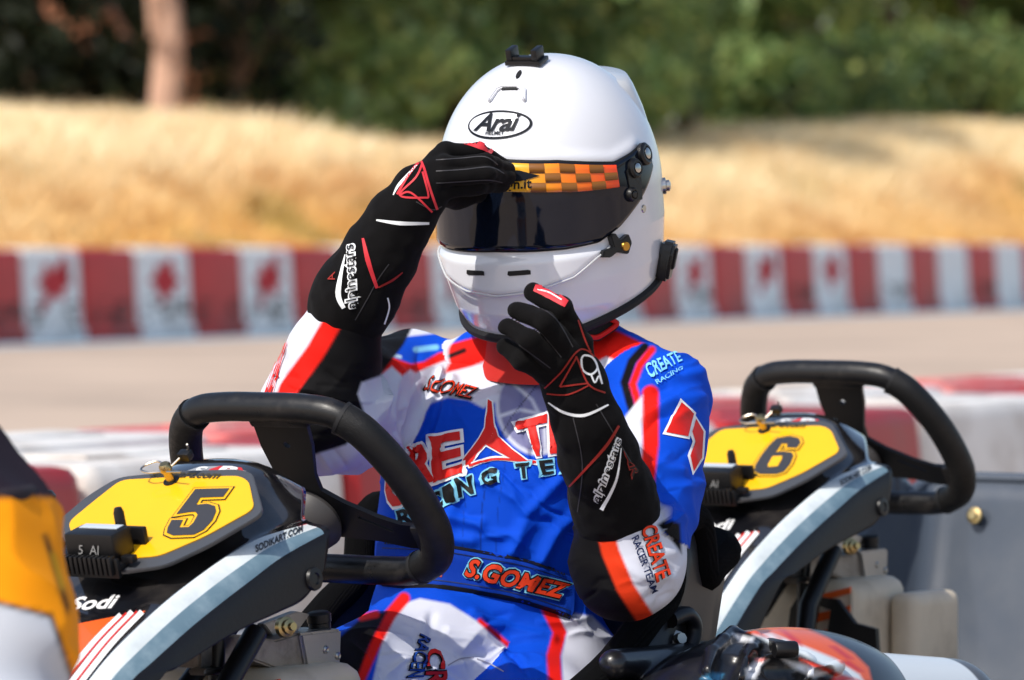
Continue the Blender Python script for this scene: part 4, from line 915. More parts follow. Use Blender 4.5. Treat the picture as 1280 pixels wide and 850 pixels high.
def fold(x, y, L_, ang_, wpx, amp, ids):
    global disp
    a_ = R(ang_); dx, dy = math.cos(a_) * L_ / 2, math.sin(a_) * L_ / 2; b_ = rf_.uniform(-.18, .18) * L_
    P_ = [(x - dx, y - dy), (x - math.sin(a_) * b_, y + math.cos(a_) * b_), (x + dx, y + dy)]
    m = np.isin(pid, ids) & front & (np.abs(px - x) < L_) & (np.abs(py - y) < L_)
    if not m.any(): return
    X, Y = px[m], py[m]; d = np.full(X.shape, 1e9); tt_ = np.zeros(X.shape)
    for q, ((x1, y1), (x2, y2)) in enumerate(zip(P_[:-1], P_[1:])):
        ex, ey = x2 - x1, y2 - y1; t = np.clip(((X - x1) * ex + (Y - y1) * ey) / (ex * ex + ey * ey), 0, 1); dd = np.hypot(X - x1 - t * ex, Y - y1 - t * ey); k_ = dd < d; d[k_] = dd[k_]; tt_[k_] = (t[k_] + q) / 2
    disp[m] += amp * np.exp(-(d / wpx) ** 1.4) * np.sin(np.clip(tt_, 0, 1) * math.pi) ** .7
for i in range(46):                                   # chest and belly: drawn down from the shoulders, bunched above the belt
    x, y = rf_.uniform(490, 770), rf_.uniform(480, 685); k_ = (y - 480) / 205; fold(x, y, rf_.uniform(35, 90), (100 + (x - 630) * .28) * (1 - k_) + (15 + (x - 630) * .1) * k_ + rf_.uniform(-18, 18), rf_.uniform(2.5, 6), rf_.uniform(.0018, .0042) * rf_.choice((1, 1, -1)), (0,))
for i in range(16): fold(rf_.uniform(455, 545), rf_.uniform(455, 590), rf_.uniform(35, 80), 105 + rf_.uniform(-30, 30), rf_.uniform(2.5, 5), rf_.uniform(.002, .0042) * rf_.choice((1, -1)), (1, 0))
for i in range(16): fold(rf_.uniform(345, 465), rf_.uniform(410, 580), rf_.uniform(25, 60), 20 + rf_.uniform(-35, 35), rf_.uniform(2.5, 5), rf_.uniform(.0015, .0035) * rf_.choice((1, -1)), (2, 1))
for i in range(24): fold(rf_.uniform(790, 870), rf_.uniform(450, 690), rf_.uniform(25, 70), -20 + rf_.uniform(-30, 30), rf_.uniform(2.5, 5.5), rf_.uniform(.0018, .004) * rf_.choice((1, 1, -1)), (3, 0))
for i in range(16): fold(rf_.uniform(720, 840), rf_.uniform(650, 760), rf_.uniform(25, 60), -25 + rf_.uniform(-30, 30), rf_.uniform(2.5, 5), rf_.uniform(.0015, .0035) * rf_.choice((1, -1)), (4,))
for i in range(26): fold(rf_.uniform(450, 740), rf_.uniform(750, 850), rf_.uniform(30, 80), 15 + rf_.uniform(-40, 40), rf_.uniform(2.5, 6), rf_.uniform(.0018, .004) * rf_.choice((1, 1, -1)), (0, 5, 6))
for q_, ids in ((pt(434, 395, 5.972), (2,)), (pt(774, 650, 5.838), (4,))):      # cloth lies flat where the gauntlets close over it
    disp = np.where(np.isin(pid, ids), disp * np.clip((np.linalg.norm(BV - q_, axis=1) - .05) / .03, 0, 1), disp)
BV = BV + nrm * disp[:, None]; px, py = proj(BV)
# printed colours of the suit
blue = np.array(srgb(4, 74, 204)); white = np.array(srgb(212, 215, 228)); red = np.array(srgb(226, 28, 18)); black = np.array(srgb(12, 11, 13)); pale = np.array(srgb(190, 222, 240)); lav = np.array(srgb(128, 128, 166))
orange = np.array(srgb(222, 58, 22))
bc = np.tile(blue, (len(BV), 1))
def paint(ids, cover, col):
    global bc
    c_ = np.where(np.isin(pid, ids) & front, cover, 0)[:, None]; bc = bc * (1 - c_) + np.asarray(col) * c_
def area(ids, poly, col): paint(ids, in_poly(px, py, poly, 2.0), col)
def line(ids, pts, wd, col): paint(ids, np.clip((wd / 2 - lined(pts)) / 2.0 * .5 + .5, 0, 1), col)
T = (0, 7)
area(T, [(498, 566), (512, 500), (520, 462), (560, 440), (620, 425), (700, 420), (760, 425), (803, 436), (790, 480), (799, 527), (768, 532), (742, 508), (700, 494), (660, 487), (625, 500), (604, 510), (585, 500), (560, 497), (535, 505), (515, 535)], white)
area(T, [(748, 480), (780, 470), (792, 500), (799, 527), (770, 530)], pale)
E0 = np.linspace(0, 6.283, 40)
ball = [(664 + 42 * math.cos(t) + 8 * math.sin(t), 515 + 52 * math.sin(t)) for t in E0]
area(T, ball, lav); line(T, ball, 5, white); line(T, [(640, 478), (665, 500), (680, 530), (682, 565)], 4, white); line(T, [(625, 520), (650, 512), (690, 520)], 4, white)
area(T + (1,), [(505, 478), (512, 458), (530, 445), (548, 434), (600, 420), (622, 410), (650, 425), (668, 445), (640, 452), (618, 447), (590, 458), (558, 466), (530, 476)], red)
line(T + (1,), [(522, 472), (545, 452), (580, 438)], 6, black)
area(T, [(730, 440), (735, 400), (775, 415), (806, 430), (790, 446), (775, 452), (758, 446), (742, 454)], red)
line(T + (3,), [(806, 434), (790, 452), (781, 478), (788, 505), (796, 530)], 11, black); line(T + (3,), [(815, 437), (800, 456), (791, 480), (798, 505), (804, 524)], 9, red)
paint(T, np.clip((1.2 - np.abs(lined([(680, 470), (640, 520), (612, 570), (602, 640), (600, 690)]))) / 1.2, 0, .5), black)
for dx in (-22, 20): paint(T, np.clip((.9 - lined([(612 + dx, 575), (602 + dx, 640), (600 + dx, 690)])) / 1.2, 0, .45), np.array(srgb(6, 40, 120)))
# viewer-left arm
paint((0, 1, 7), np.where(px < 640, np.clip((parts[:, 0] - parts[:, 1]) / .006 + .5, 0, 1), 0), white)
area((1, 0), [(440, 448), (470, 430), (560, 420), (570, 446), (545, 455), (520, 466), (513, 462), (503, 470), (490, 458), (477, 468), (462, 458), (448, 462)], red)
area((1, 0), [(440, 440), (470, 425), (560, 415), (575, 436), (548, 441), (530, 452), (514, 455), (500, 450), (490, 445), (476, 452), (456, 448)], blue)
line((1,), [(475, 440), (500, 446)], 4, pale); line((1,), [(520, 437), (545, 434)], 7, np.array(srgb(120, 190, 230)))
paint((2,), np.ones(len(px)), white)
blk = [(436, 386), (404, 440), (366, 494), (330, 515), (335, 590), (400, 566), (432, 556), (440, 548), (452, 541), (455, 515), (447, 492), (452, 478), (475, 470), (505, 430), (530, 380), (480, 340)]
area((1, 2), blk, black); line((2, 1), [(430, 378), (394, 440), (350, 500)], 24, red)
area((1, 2), [(300, 420), (352, 430), (361, 440), (347, 490), (330, 500)], white)
# viewer-right arm
line((3, 0), [(813, 492), (813, 555), (806, 615), (800, 660)], 21, red); area((3, 0), [(803, 494), (803, 560), (796, 612), (800, 650), (770, 620), (760, 545), (778, 525)], white)
paint((4,), np.ones(len(px)), white)
area((4,), [(690, 560), (742, 640), (752, 680), (770, 725), (800, 775), (740, 820), (680, 720)], black); line((4,), [(751, 640), (763, 690), (782, 735), (806, 772)], 22, orange)
area((4, 3), [(822, 656), (834, 648), (850, 655), (852, 692), (843, 680)], black)
# legs and hips
L_ = (0, 5, 6)
area((5, 0), [(455, 900), (480, 790), (495, 757), (525, 748), (562, 755), (602, 780), (640, 815), (676, 862), (680, 900)], white)
line((5, 0), [(505, 748), (488, 768), (470, 802), (440, 870)], 15, red); area((5, 0), [(484, 764), (462, 806), (434, 880), (380, 880), (420, 800), (455, 770)], black)
line((5, 0), [(600, 776), (642, 812), (682, 866)], 6, red)
line((0, 6), [(686, 762), (700, 790), (692, 820), (696, 880)], 17, red); area((0, 6), [(696, 764), (709, 790), (702, 820), (706, 890), (790, 890), (770, 800), (740, 770)], white)
line((0, 5), [(452, 772), (470, 768)], 9, red)
suit = bigmesh('racing_suit', BV - DI, BQ, M_suit, driver, col=bc)
fr = front[BQ].any(1); used = np.unique(BQ[fr]); rem = np.full(len(BV), -1); rem[used] = np.arange(len(used))
BODY = BVHTree.FromPolygons(BV[used].tolist(), rem[BQ[fr]].tolist())

PM = M_print; RW = [(.085, PM['white']), (.035, PM['red'])]; BW = [(.11, PM['cyan']), (.035, PM['black'])]
# chest lettering
for ch, qd in (('C', [(484, 582), (510, 566), (512, 622), (488, 640)]), ('R', [(512, 562), (537, 551), (541, 600), (517, 612)]), ('E', [(541, 549), (574, 543), (577, 590), (546, 600)]),
               ('T', [(646, 531), (681, 522), (682, 566), (664, 570)]), ('E', [(688, 520), (716, 516), (718, 560), (690, 565)]), ('V', [(720, 515), (748, 512), (748, 556), (724, 559)])):
    word(ch, qd, RW, BODY, suit, DI)
for ch, qd in (('R', [(498, 641), (513, 634), (517, 655), (502, 663)]), ('A', [(517, 631), (532, 624), (537, 644), (521, 652)]), ('C', [(536, 620), (551, 613), (555, 634), (541, 641)]), ('I', [(557, 610), (563, 607), (567, 626), (561, 629)]),
               ('N', [(569, 601), (589, 596), (592, 616), (573, 621)]), ('G', [(601, 590), (620, 587), (622, 604), (603, 608)]), ('T', [(645, 581), (661, 579), (662, 596), (648, 598)]), ('E', [(675, 577), (690, 575), (691, 592), (677, 594)]), ('A', [(700, 574), (718, 572), (720, 589), (702, 591)])):
    word(ch, qd, BW, BODY, suit, DI)
fig = [(610, 500), (615, 503), (617, 530), (622, 546), (640, 562), (660, 576), (668, 580), (655, 580), (636, 572), (618, 562), (607, 556), (598, 566), (588, 580), (577, 586), (580, 574), (590, 562), (600, 548), (607, 535), (609, 515)]
lay('emblem', flat([grow(fig, 1.8)]), BODY, .0009, PM['white'], suit, DI); lay('emblem', flat([fig]), BODY, .0015, PM['red'], suit, DI)
lay('emblem', ribbon([(585, 583), (620, 573), (672, 579)], 6), BODY, .0009, PM['white'], suit, DI); lay('emblem', ribbon([(587, 582), (620, 574), (670, 578)], 3), BODY, .0015, PM['red'], suit, DI)
word('S.GOMEZ', [(536, 470), (598, 487), (592, 501), (526, 488)], [(.05, PM['black']), (.0, PM['orange'])], BODY, suit, DI, shear=.3)
# shoulder and sleeve lettering
word('CREATE', [(806, 457), (846, 440), (852, 452), (812, 474)], [(.02, PM['cyan'])], BODY, suit, DI)
word('RACING', [(818, 476), (852, 458), (853, 463), (821, 481)], [(.02, PM['cyan'])], BODY, suit, DI)
for pl in ([(851, 503), (866, 517), (859, 546), (832, 541)], [(869, 524), (878, 540), (876, 572), (866, 590), (862, 570), (868, 552), (864, 540)]):
    lay('sleeve_patch', flat([grow(pl, 3)]), BODY, .0009, PM['white'], suit, DI); lay('sleeve_patch', flat([pl]), BODY, .0015, PM['red'], suit, DI)
word('CREATE', [(800, 660), (817, 655), (836, 718), (820, 726)][1:] + [(800, 660)], [(.05, PM['black']), (.02, PM['orange'])], BODY, suit, DI)
word('RACER TEAM', [(797, 668), (822, 738), (814, 741), (789, 673)], [(.02, PM['dkblue'])], BODY, suit, DI)
word('CREA', [(352, 437), (362, 428), (342, 492), (330, 497)], [(.03, PM['red'])], BODY, suit, DI)
# thigh lettering
word('RACEN', [(537, 797), (527, 846), (506, 850), (524, 794)], [(.05, PM['black']), (.01, PM['blue'])], BODY, suit, DI, shear=.2)
word('CRE', [(552, 815), (560, 870), (525, 875), (534, 813)], [(.05, PM['black']), (.02, PM['red'])], BODY, suit, DI)
lay('seam', ribbon([(560, 832), (575, 824), (592, 822)], 1.6), BODY, .0006, PM['grey'], suit, DI); lay('seam', ribbon([(596, 824), (612, 830), (630, 840)], 1.6), BODY, .0006, PM['grey'], suit, DI)

# --- belt round the waist
top_e = [(478, 677), (505, 678), (557, 682), (605, 690), (653, 699), (695, 712), (713, 719)]; bot_e = [(476, 731), (500, 734), (540, 734), (600, 742), (653, 753), (695, 766), (713, 773)]
n = 60; TE = np.stack([np.interp(np.linspace(0, 6, n), range(7), [p[i] for p in top_e]) for i in (0, 1)], -1); BE = np.stack([np.interp(np.linspace(0, 6, n), range(7), [p[i] for p in bot_e]) for i in (0, 1)], -1)
V = []; ok = []
for j, (t, off) in enumerate([(-.02, -.004), (0, .004), (.05, .0065), (.3, .007), (.5, .007), (.7, .007), (.95, .0065), (1, .004), (1.02, -.004)]):
    H = drape_px(*(TE * (1 - t) + BE * t).T, BODY, off)
    for hpt in H: ok.append(hpt is not None); V.append((hpt - Vector(DI)) if hpt is not None else Vector((0, 0, 0)))
F_ = [(j * n + i, j * n + i + 1, (j + 1) * n + i + 1, (j + 1) * n + i) for j in range(8) for i in range(n - 1)]
F_ = [f for f in F_ if all(ok[i] for i in f) and max((V[f[0]] - V[f[2]]).length, (V[f[1]] - V[f[3]]).length) < .05]
M_belt = mat('belt_fabric', srgb(8, 56, 160), .75, spec=.15, weave=900, bump=.3, bscale=600, bdist=.0006, var=.06, vscale=30)
F_ = biggest(F_); us_ = sorted({i for f in F_ for i in f}); rm_ = {i: j for j, i in enumerate(us_)}; V = [V[i] for i in us_]; F_ = [tuple(rm_[i] for i in f) for f in F_]; belt = meshobj('waist_belt', V, F_, M_belt, driver, ang=60)
BELT = BVHTree.FromPolygons([tuple(v + Vector(DI)) for v in V], F_)
lay('belt_edge', ribbon([(x, y + 1) for x, y in top_e], 4), BELT, .001, PM['black'], belt, DI); lay('belt_edge', ribbon([(x, y - 1.5) for x, y in bot_e], 5), BELT, .001, PM['black'], belt, DI)
lay('belt_seam', ribbon([(x, y + 8) for x, y in top_e], 1.2), BELT, .0006, PM['dkblue'], belt, DI); lay('belt_seam', ribbon([(x, y - 9) for x, y in bot_e], 1.2), BELT, .0006, PM['dkblue'], belt, DI)
word('S.GOMEZ', [(587, 698), (708, 730), (701, 749), (582, 719)], [(.13, PM['cyan']), (.085, PM['black']), (.035, PM['orange'])], BELT, belt, DI, shear=.25, space=1.08)
lay('flag_patch', flat([[(541, 691), (560, 694), (552, 722), (532, 718)]]), BELT, .0008, PM['darkred'], belt, DI); lay('flag_patch', flat([[(545, 695), (556, 697), (550, 718), (538, 716)]]), BELT, .0014, PM['white'], belt, DI)

# --- collar with its flap
cc = pt(688, 432, 6.15); M_col = mat('collar_fabric', srgb(204, 36, 22), .7, weave=900, bump=.3, bscale=600, bdist=.0006); M_colb = mat('collar_flap', srgb(20, 18, 18), .75, weave=900)
V = []; F_ = []; n = 40
for i in range(n):
    a = 2 * math.pi * i / n; u = TR * math.cos(a) + TF * math.sin(a)
    for (r_, z_) in ((.078, -.028), (.069, .018), (.066, .022), (.063, .018), (.066, -.02)): V.append(cc - DI + u * r_ * (1.0 if abs(math.cos(a)) > .2 else 1) + np.array([0, 0, z_ - .012 * math.sin(a)]))
for i in range(n):
    for k in range(4): F_.append((i * 5 + k, ((i + 1) % n) * 5 + k, ((i + 1) % n) * 5 + k + 1, i * 5 + k + 1))
collar = meshobj('collar', V, F_, M_col, driver, ang=50)
def px_plate(name, poly, D, th, m, parent, org, tilt=0, bev=.001):
    """a flat piece at its own depth, measured outline, real thickness (goes away from the viewer)"""
    P = [at(x, y, D + (x - poly[0][0]) * tilt) for x, y in poly]; bm = bmesh.new(); f = bm.faces.new([bm.verts.new(tuple(p - org)) for p in P])
    e = bmesh.ops.extrude_face_region(bm, geom=[f]); bmesh.ops.translate(bm, vec=(0, th, 0), verts=[v for v in e['geom'] if isinstance(v, bmesh.types.BMVert)])
    bmesh.ops.recalc_face_normals(bm, faces=bm.faces)
    if bev: bmesh.ops.bevel(bm, geom=list(bm.edges), offset=bev, segments=2, affect='EDGES')
    return bmobj(name, bm, m, parent)
px_plate('flap', [(728, 404), (758, 391), (775, 402), (772, 411), (748, 427), (735, 425)], 5.975, .006, M_colb, collar, DI, tilt=.0006)
ed = [(736, 421), (748, 421), (768, 408), (770, 403), (758, 396)]
V, F_ = tube_geo(spline([at(x, y, 5.9735 + (x - 728) * .0006) - DI for x, y in ed], 6), .0028, 8); meshobj('piping', V, F_, PM['red'], collar)

# --- gloves
def glove(name, spec, lo, hi, label):
    def f(P):
        d = sd_chain(P, spec['arm'], spec['arm_r'], .012); pw = None
        for K in spec['fingers']:
            c_ = sd_cone(P, spec['palm'], K[0], spec['palm_r'], spec['fr'] * 1.15); pw = c_ if pw is None else smin(pw, c_, .006)
        d = smin(d, pw, .014)
        fg = None
        for K in spec['fingers']:
            n_ = len(K); e = sd_chain(P, K, np.linspace(spec['fr'] * 1.06, spec['fr'] * .84, n_), .004); fg = e if fg is None else smin(fg, e, .0012)
        d = smin(d, fg, .004)
        if spec.get('thumb'): d = smin(d, sd_chain(P, spec['thumb'], np.linspace(.015, .0105, len(spec['thumb'])), .006), .01)
        d = d + .0016 * vnoise(P, 42) + .0010 * vnoise(P, 95)
        return d
    V, Q = surf_nets(f, lo, hi, .0016, 4, 1)
    o = bigmesh(name, V - DI, Q, M_glove, driver); o['label'] = label
    return o, BVHTree.FromPolygons(V.tolist(), Q.tolist())
gr, GR = glove('glove', dict(arm=[pt(436, 388, 5.972), pt(446, 366, 5.965), pt(476, 318, 5.95), pt(500, 276, 5.938), pt(520, 250, 5.932)], arm_r=[.0425, .0425, .0375, .0325, .030],
    palm=pt(530, 232, 5.93), palm_r=.023, fr=.0088,
    fingers=[[pt(556, 190, 5.945), pt(598, 188, 5.95), pt(628, 205, 5.985)], [pt(556, 206, 5.925), pt(608, 202, 5.932), pt(635, 212, 5.978)], [pt(554, 222, 5.918), pt(608, 217, 5.926), pt(636, 222, 5.972)], [pt(552, 238, 5.925), pt(598, 233, 5.935), pt(629, 231, 5.975)]],
    thumb=[pt(540, 240, 5.95), pt(570, 246, 5.985), pt(596, 242, 6.0)]), (-.25, 5.78, .62), (.02, 5.99, .92), 'glove with red outlines raised to the visor')
gl, GL = glove('glove', dict(arm=[pt(770, 636, 5.835), pt(766, 622, 5.83), pt(748, 570, 5.795), pt(735, 530, 5.772), pt(722, 495, 5.76)], arm_r=[.0430, .0430, .0385, .0330, .032],
    palm=pt(712, 470, 5.755), palm_r=.030, fr=.0112,
    fingers=[[pt(724, 428, 5.735), pt(703, 385, 5.715), pt(666, 366, 5.73)], [pt(710, 440, 5.725), pt(682, 402, 5.70), pt(645, 388, 5.715)], [pt(694, 452, 5.725), pt(662, 425, 5.70), pt(634, 408, 5.715)], [pt(680, 466, 5.735), pt(652, 448, 5.715), pt(632, 434, 5.725)]],
    thumb=[pt(720, 470, 5.78), pt(705, 425, 5.80), pt(690, 398, 5.80)]), (-.05, 5.56, .44), (.2, 5.86, .75), 'glove with white emblem held before the chin')
def rib(g_, B_, pts, wd, col, name='piping', off=.0008): lay(name, ribbon(pts, wd), B_, off, PM[col], g_, DI, 4)
for pts, wd, c_ in (([(497, 243), (509, 222), (524, 203), (528, 205), (536, 232), (546, 262)], 3, 'pink'), ([(528, 205), (520, 222), (500, 244), (530, 247), (535, 243), (528, 215)], 2.4, 'pink'), ([(500, 244), (514, 241), (540, 265)], 2.4, 'pink'),
                    ([(492, 244), (500, 230), (521, 207)], [1, 3.5, 2], 'white'), ([(471, 275), (500, 279), (536, 279)], [2, 5, 3], 'white'), ([(454, 298), (460, 325), (471, 360)], [3, 6, 4], 'pink'), ([(473, 359), (490, 350), (503, 340)], [2, 3, 1.5], 'darkred'),
                    ([(430, 385), (423, 365), (432, 318)], [5, 7, 1], 'white'), ([(568, 176), (600, 182), (615, 191)], [3, 9, 5], 'pink'), ([(480, 405), (486, 385), (484, 372)], 2, 'white')): rib(gr, GR, pts, wd, c_)
for pts in ([(545, 200), (575, 198), (606, 196), (622, 206)], [(545, 214), (580, 212), (612, 209), (630, 217)], [(545, 229), (575, 227), (610, 225), (628, 228)], [(520, 252), (540, 262), (552, 258)], [(444, 400), (460, 372), (472, 350), (486, 330)]): rib(gr, GR, pts, 1.3, 'seam', 'seam', .0004)
for pts in ([(716, 434), (694, 398), (664, 378)], [(702, 447), (672, 412), (642, 399)], [(688, 460), (656, 436), (634, 421)], [(716, 520), (728, 580), (722, 640)], [(745, 505), (790, 580)]): rib(gl, GL, pts, 1.3, 'seam', 'seam', .0004)
word('alpinestars', [(433, 386), (431, 308), (447, 305), (450, 382)], [(.10, PM['white']), (.0, PM['black'])], GR, gr, DI, base=.0009)
word('A', [(411, 353), (411, 345), (420, 340), (420, 350)], [(.0, PM['darkred'])], GR, gr, DI)
for pts, wd, c_ in (([(668, 360), (685, 366), (708, 380)], [8, 13, 9], 'pink'), ([(672, 362), (686, 366), (702, 375)], 1.6, 'white'), ([(681, 485), (700, 466), (720, 440), (732, 437), (742, 446)], 2, 'darkred'), ([(700, 483), (718, 450), (721, 448), (735, 480), (756, 491)], 2.2, 'darkred'), ([(700, 483), (735, 479)], 2, 'darkred'),
                    ([(684, 492), (710, 493), (735, 482)], 1.8, 'darkred'), ([(722, 400), (731, 425), (738, 440)], 2, 'darkred'), ([(686, 503), (705, 515), (730, 519), (760, 506)], [1.5, 3.5, 4, 2], 'white'), ([(773, 532), (755, 560), (712, 608)], [3, 4, 2], 'darkred'),
                    ([(726, 448), (728, 462), (738, 468), (746, 460), (740, 447), (730, 444), (726, 448)], 2.6, 'white'), ([(738, 467), (743, 478), (748, 470), (752, 480), (746, 458)], 2.2, 'white'), ([(776, 560), (770, 600), (752, 637)], [1, 3, 5], 'white')): rib(gl, GL, pts, wd, c_)
word('alpinestars', [(740, 622), (768, 546), (778, 552), (752, 630)], [(.10, PM['white']), (.0, PM['black'])], GL, gl, DI, base=.0009)
word('XR', [(781, 570), (798, 590), (788, 596), (779, 566)], [(.06, PM['darkred']), (0, PM['black'])], GL, gl, DI)

# --- helmet
HC = pt(685, 236, 6.12); hy_, hp_ = R(27), R(12)
f0 = np.array([-math.sin(hy_), -math.cos(hy_), 0]); HF_ = f0 * math.cos(hp_) + np.array([0, 0, -math.sin(hp_)]); HU = np.array([0, 0, math.cos(hp_)]) + f0 * math.sin(hp_); HR = np.array([math.cos(hy_), -math.sin(hy_), 0])
HT = .1435
zt = [-.16, -.135, -.11, -.08, -.04, 0]
def Hdim(Z):
    c = np.sqrt(np.clip(1 - (np.maximum(Z, 0) / HT) ** 2, 0, 1)) ** .94
    Wd = np.where(Z >= 0, .1155 * c, np.interp(Z, zt, [.080, .092, .1035, .1115, .1150, .1155]))
    Lf = np.where(Z >= 0, .129 * c, np.interp(Z, zt, [.096, .112, .127, .1345, .1325, .129]))
    Lb = np.where(Z >= 0, .147 * c, np.interp(Z, zt, [.09, .104, .122, .136, .145, .147]))
    return Wd, Lf, Lb
def sstep(a, b, x): t = np.clip((x - a) / (b - a), 0, 1); return t * t * (3 - 2 * t)
va = [0, 36, 54, 67, 80, 90, 97]; vt = [.055, .048, .041, .036, .040, .044, .036]; vb = [-.0375, -.0402, -.039, -.027, -.010, .006, .02]
def hpos(a, Z, off=0.0):
    a = np.asarray(a, float); Z = np.asarray(Z, float); off = np.asarray(off, float); A = np.radians(a); Wd, Lf, Lb = Hdim(Z); ca, sa = np.cos(A), np.sin(A); L = np.where(ca > 0, Lf, Lb)
    k = off + 0 * a
    ab = np.abs((a + 180) % 360 - 180)
    # raised chin piece, crease below the eyeport, brow ridge, rear crest
    cz = np.interp(ab, [0, 20, 40, 52, 60], [-.086, -.082, -.072, -.056, -.048]); k = k + .0045 * sstep(-.004, .004, Z - cz) * sstep(-.040, -.047, Z) * sstep(66, 56, ab)
    k = k - .004 * np.exp(-((Z + .046) / .004) ** 2) * sstep(70, 55, ab)
    k = k + .003 * np.exp(-((Z - np.interp(ab, va, vt) - .006) / .006) ** 2) * sstep(100, 80, ab)
    x = Wd * sa; y = L * ca
    n = np.stack([x / np.maximum(Wd, .02) ** 2, y / np.maximum(L, .02) ** 2, np.where(Z > 0, Z / HT ** 2, np.where(Z < -.06, Z * 12, Z * 6))], -1); n /= np.linalg.norm(n, axis=-1)[..., None] + 1e-9
    q = np.stack([x, y, Z], -1) + n * k[..., None]
    return q[..., 0:1] * HR + q[..., 1:2] * HF_ + q[..., 2:3] * HU + HC - DI
zbot = lambda a: np.interp(np.abs((np.asarray(a) + 180) % 360 - 180), [0, 40, 90, 130, 180], [-.137, -.133, -.112, -.098, -.092])
M_shell = mat('helmet_white_gloss', srgb(222, 224, 230), .2, coat=.7, spec=.5, var=.02, vscale=9, dirt=srgb(170, 160, 150), damt=.25, dscale=14, dlow=.6, dhigh=.8)
M_clear = mat('clear_plastic', srgb(196, 198, 200), .12, coat=.5, trans=.0, spec=.6)
M_visor = mat('smoked_visor', srgb(13, 20, 34), .07, coat=0, spec=.5)
M_blk = mat('black_plastic', srgb(17, 17, 19), .35, spec=.5, var=.1, vscale=60, bump=.2, bscale=300)
M_rub = mat('rubber_trim', srgb(22, 20, 22), .75)
M_steel = mat('steel', srgb(190, 188, 184), .25, metal=1)
M_brass = mat('brass', srgb(196, 150, 70), .3, metal=1)
helm = None
nA, nT = 240, 120; aa = np.linspace(-180, 180, nA, endpoint=False); rows = []
for t in np.linspace(0, 1, nT):
    Z = (zbot(aa) * (1 - t / .5)) if t < .5 else np.full(nA, HT * math.sin((t - .5) / .5 * math.pi / 2 * .999)); rows.append(hpos(aa, Z))
V = np.concatenate(rows); idx = np.arange(nA * nT).reshape(nT, nA); F_ = np.stack([idx[:-1], np.roll(idx[:-1], -1, 1), np.roll(idx[1:], -1, 1), idx[1:]], -1).reshape(-1, 4)
helm = bigmesh('helmet', V, F_, M_shell, driver); helm['label'] = 'glossy white full face helmet with smoked visor'
rim = hpos(aa, zbot(aa) - .002, .0015); V, F_ = tube_geo(rim[::3], .0052, 8, True); meshobj('rim_trim', V, F_, M_rub, helm)
nn = aa[::4]; V = np.concatenate([hpos(nn, zbot(nn), -.004), hpos(nn, zbot(nn) + .03, -.022), hpos(nn, zbot(nn) * 0 + .02, -.035)]); k = len(nn)
F_ = [(j * k + i, j * k + (i + 1) % k, (j + 1) * k + (i + 1) % k, (j + 1) * k + i) for j in range(2) for i in range(k)] + [tuple(2 * k + i for i in range(k))]
meshobj('lining', V, F_, M_rub, helm)
vba = mat('eyeport_seal', srgb(14, 14, 15), .6)
def hgrid(name, a0, a1, top, bot, off, m, na=90, nz=14, parent=None, edge=.0025, col=None, dirn=1):
    A = np.linspace(a0, a1, na); rows = []
    for j, t in enumerate([-.001] + list(np.linspace(0, 1, nz)) + [1.001]):
        Z = bot(A) * (1 - t) + top(A) * t; rows.append(hpos(A, Z, off if 0 <= t <= 1 else off - edge))
    V = np.concatenate(rows); nr = len(rows); idx = np.arange(nr * na).reshape(nr, na); F_ = np.stack([idx[:-1, :-1], idx[:-1, 1:], idx[1:, 1:], idx[1:, :-1]], -1).reshape(-1, 4)
    return bigmesh(name, V, F_, m, parent or helm, col=None if col is None else col(np.tile(A, nr), V))
iv = lambda tab: (lambda A: np.interp(np.abs(A), va, tab))
visor = hgrid('visor', -96.8, 96.8, iv(vt), iv(vb), .0042, M_visor, 140, 18); visor['label'] = 'dark smoked visor'
# dark seal under the visor's edge
hgrid('eyeport_seal', -97, 97, lambda A: iv(vt)(A) + .0022, lambda A: iv(vb)(A) - .0026, .0016, vba, 120, 6)
def hlay(name, bm, a0, Z0, off, m, parent=None, maxlen=.005, rot=0):
    """flat drawing in metres (x to the wearer's left, y up) laid on the shell around (a0, Z0)"""
    bmesh.ops.triangulate(bm, faces=bm.faces)
    for _ in range(6):
        es = [e for e in bm.edges if e.calc_length() > maxlen]
        if not es: break
        bmesh.ops.subdivide_edges(bm, edges=es, cuts=1); bmesh.ops.triangulate(bm, faces=bm.faces)
    c, s = math.cos(rot), math.sin(rot); vs = list(bm.verts); x = np.array([v.co.x * c - v.co.y * s for v in vs]); y = np.array([v.co.x * s + v.co.y * c for v in vs])
    e = 1e-3; da = np.linalg.norm(hpos(a0 + .5, Z0) - hpos(a0 - .5, Z0)); dz = np.linalg.norm(hpos(a0, Z0 + e) - hpos(a0, Z0 - e)) / (2 * e)
    P = hpos(a0 + x / da, Z0 + y / dz, off)
    for v, p in zip(vs, P): v.co = p
    return bmobj(name, bm, m, parent or helm, ang=None)
M_ink = mat('helmet_ink', srgb(14, 20, 30), .55, spec=.2)
ZL = .089
hlay('logo_oval', flat([oval(.0385, .0165)]), 0, ZL, .0008, M_ink); hlay('logo_field', flat([oval(.0355, .0138)]), 0, ZL, .0013, M_shell)
hlay('lettering', tsize('Arai', .050, .022, .35, .92), 0.0, ZL + .0022, .0026, M_ink); hlay('lettering', tsize('HELMET', .021, .02), 0, ZL - .0078, .0026, M_ink)
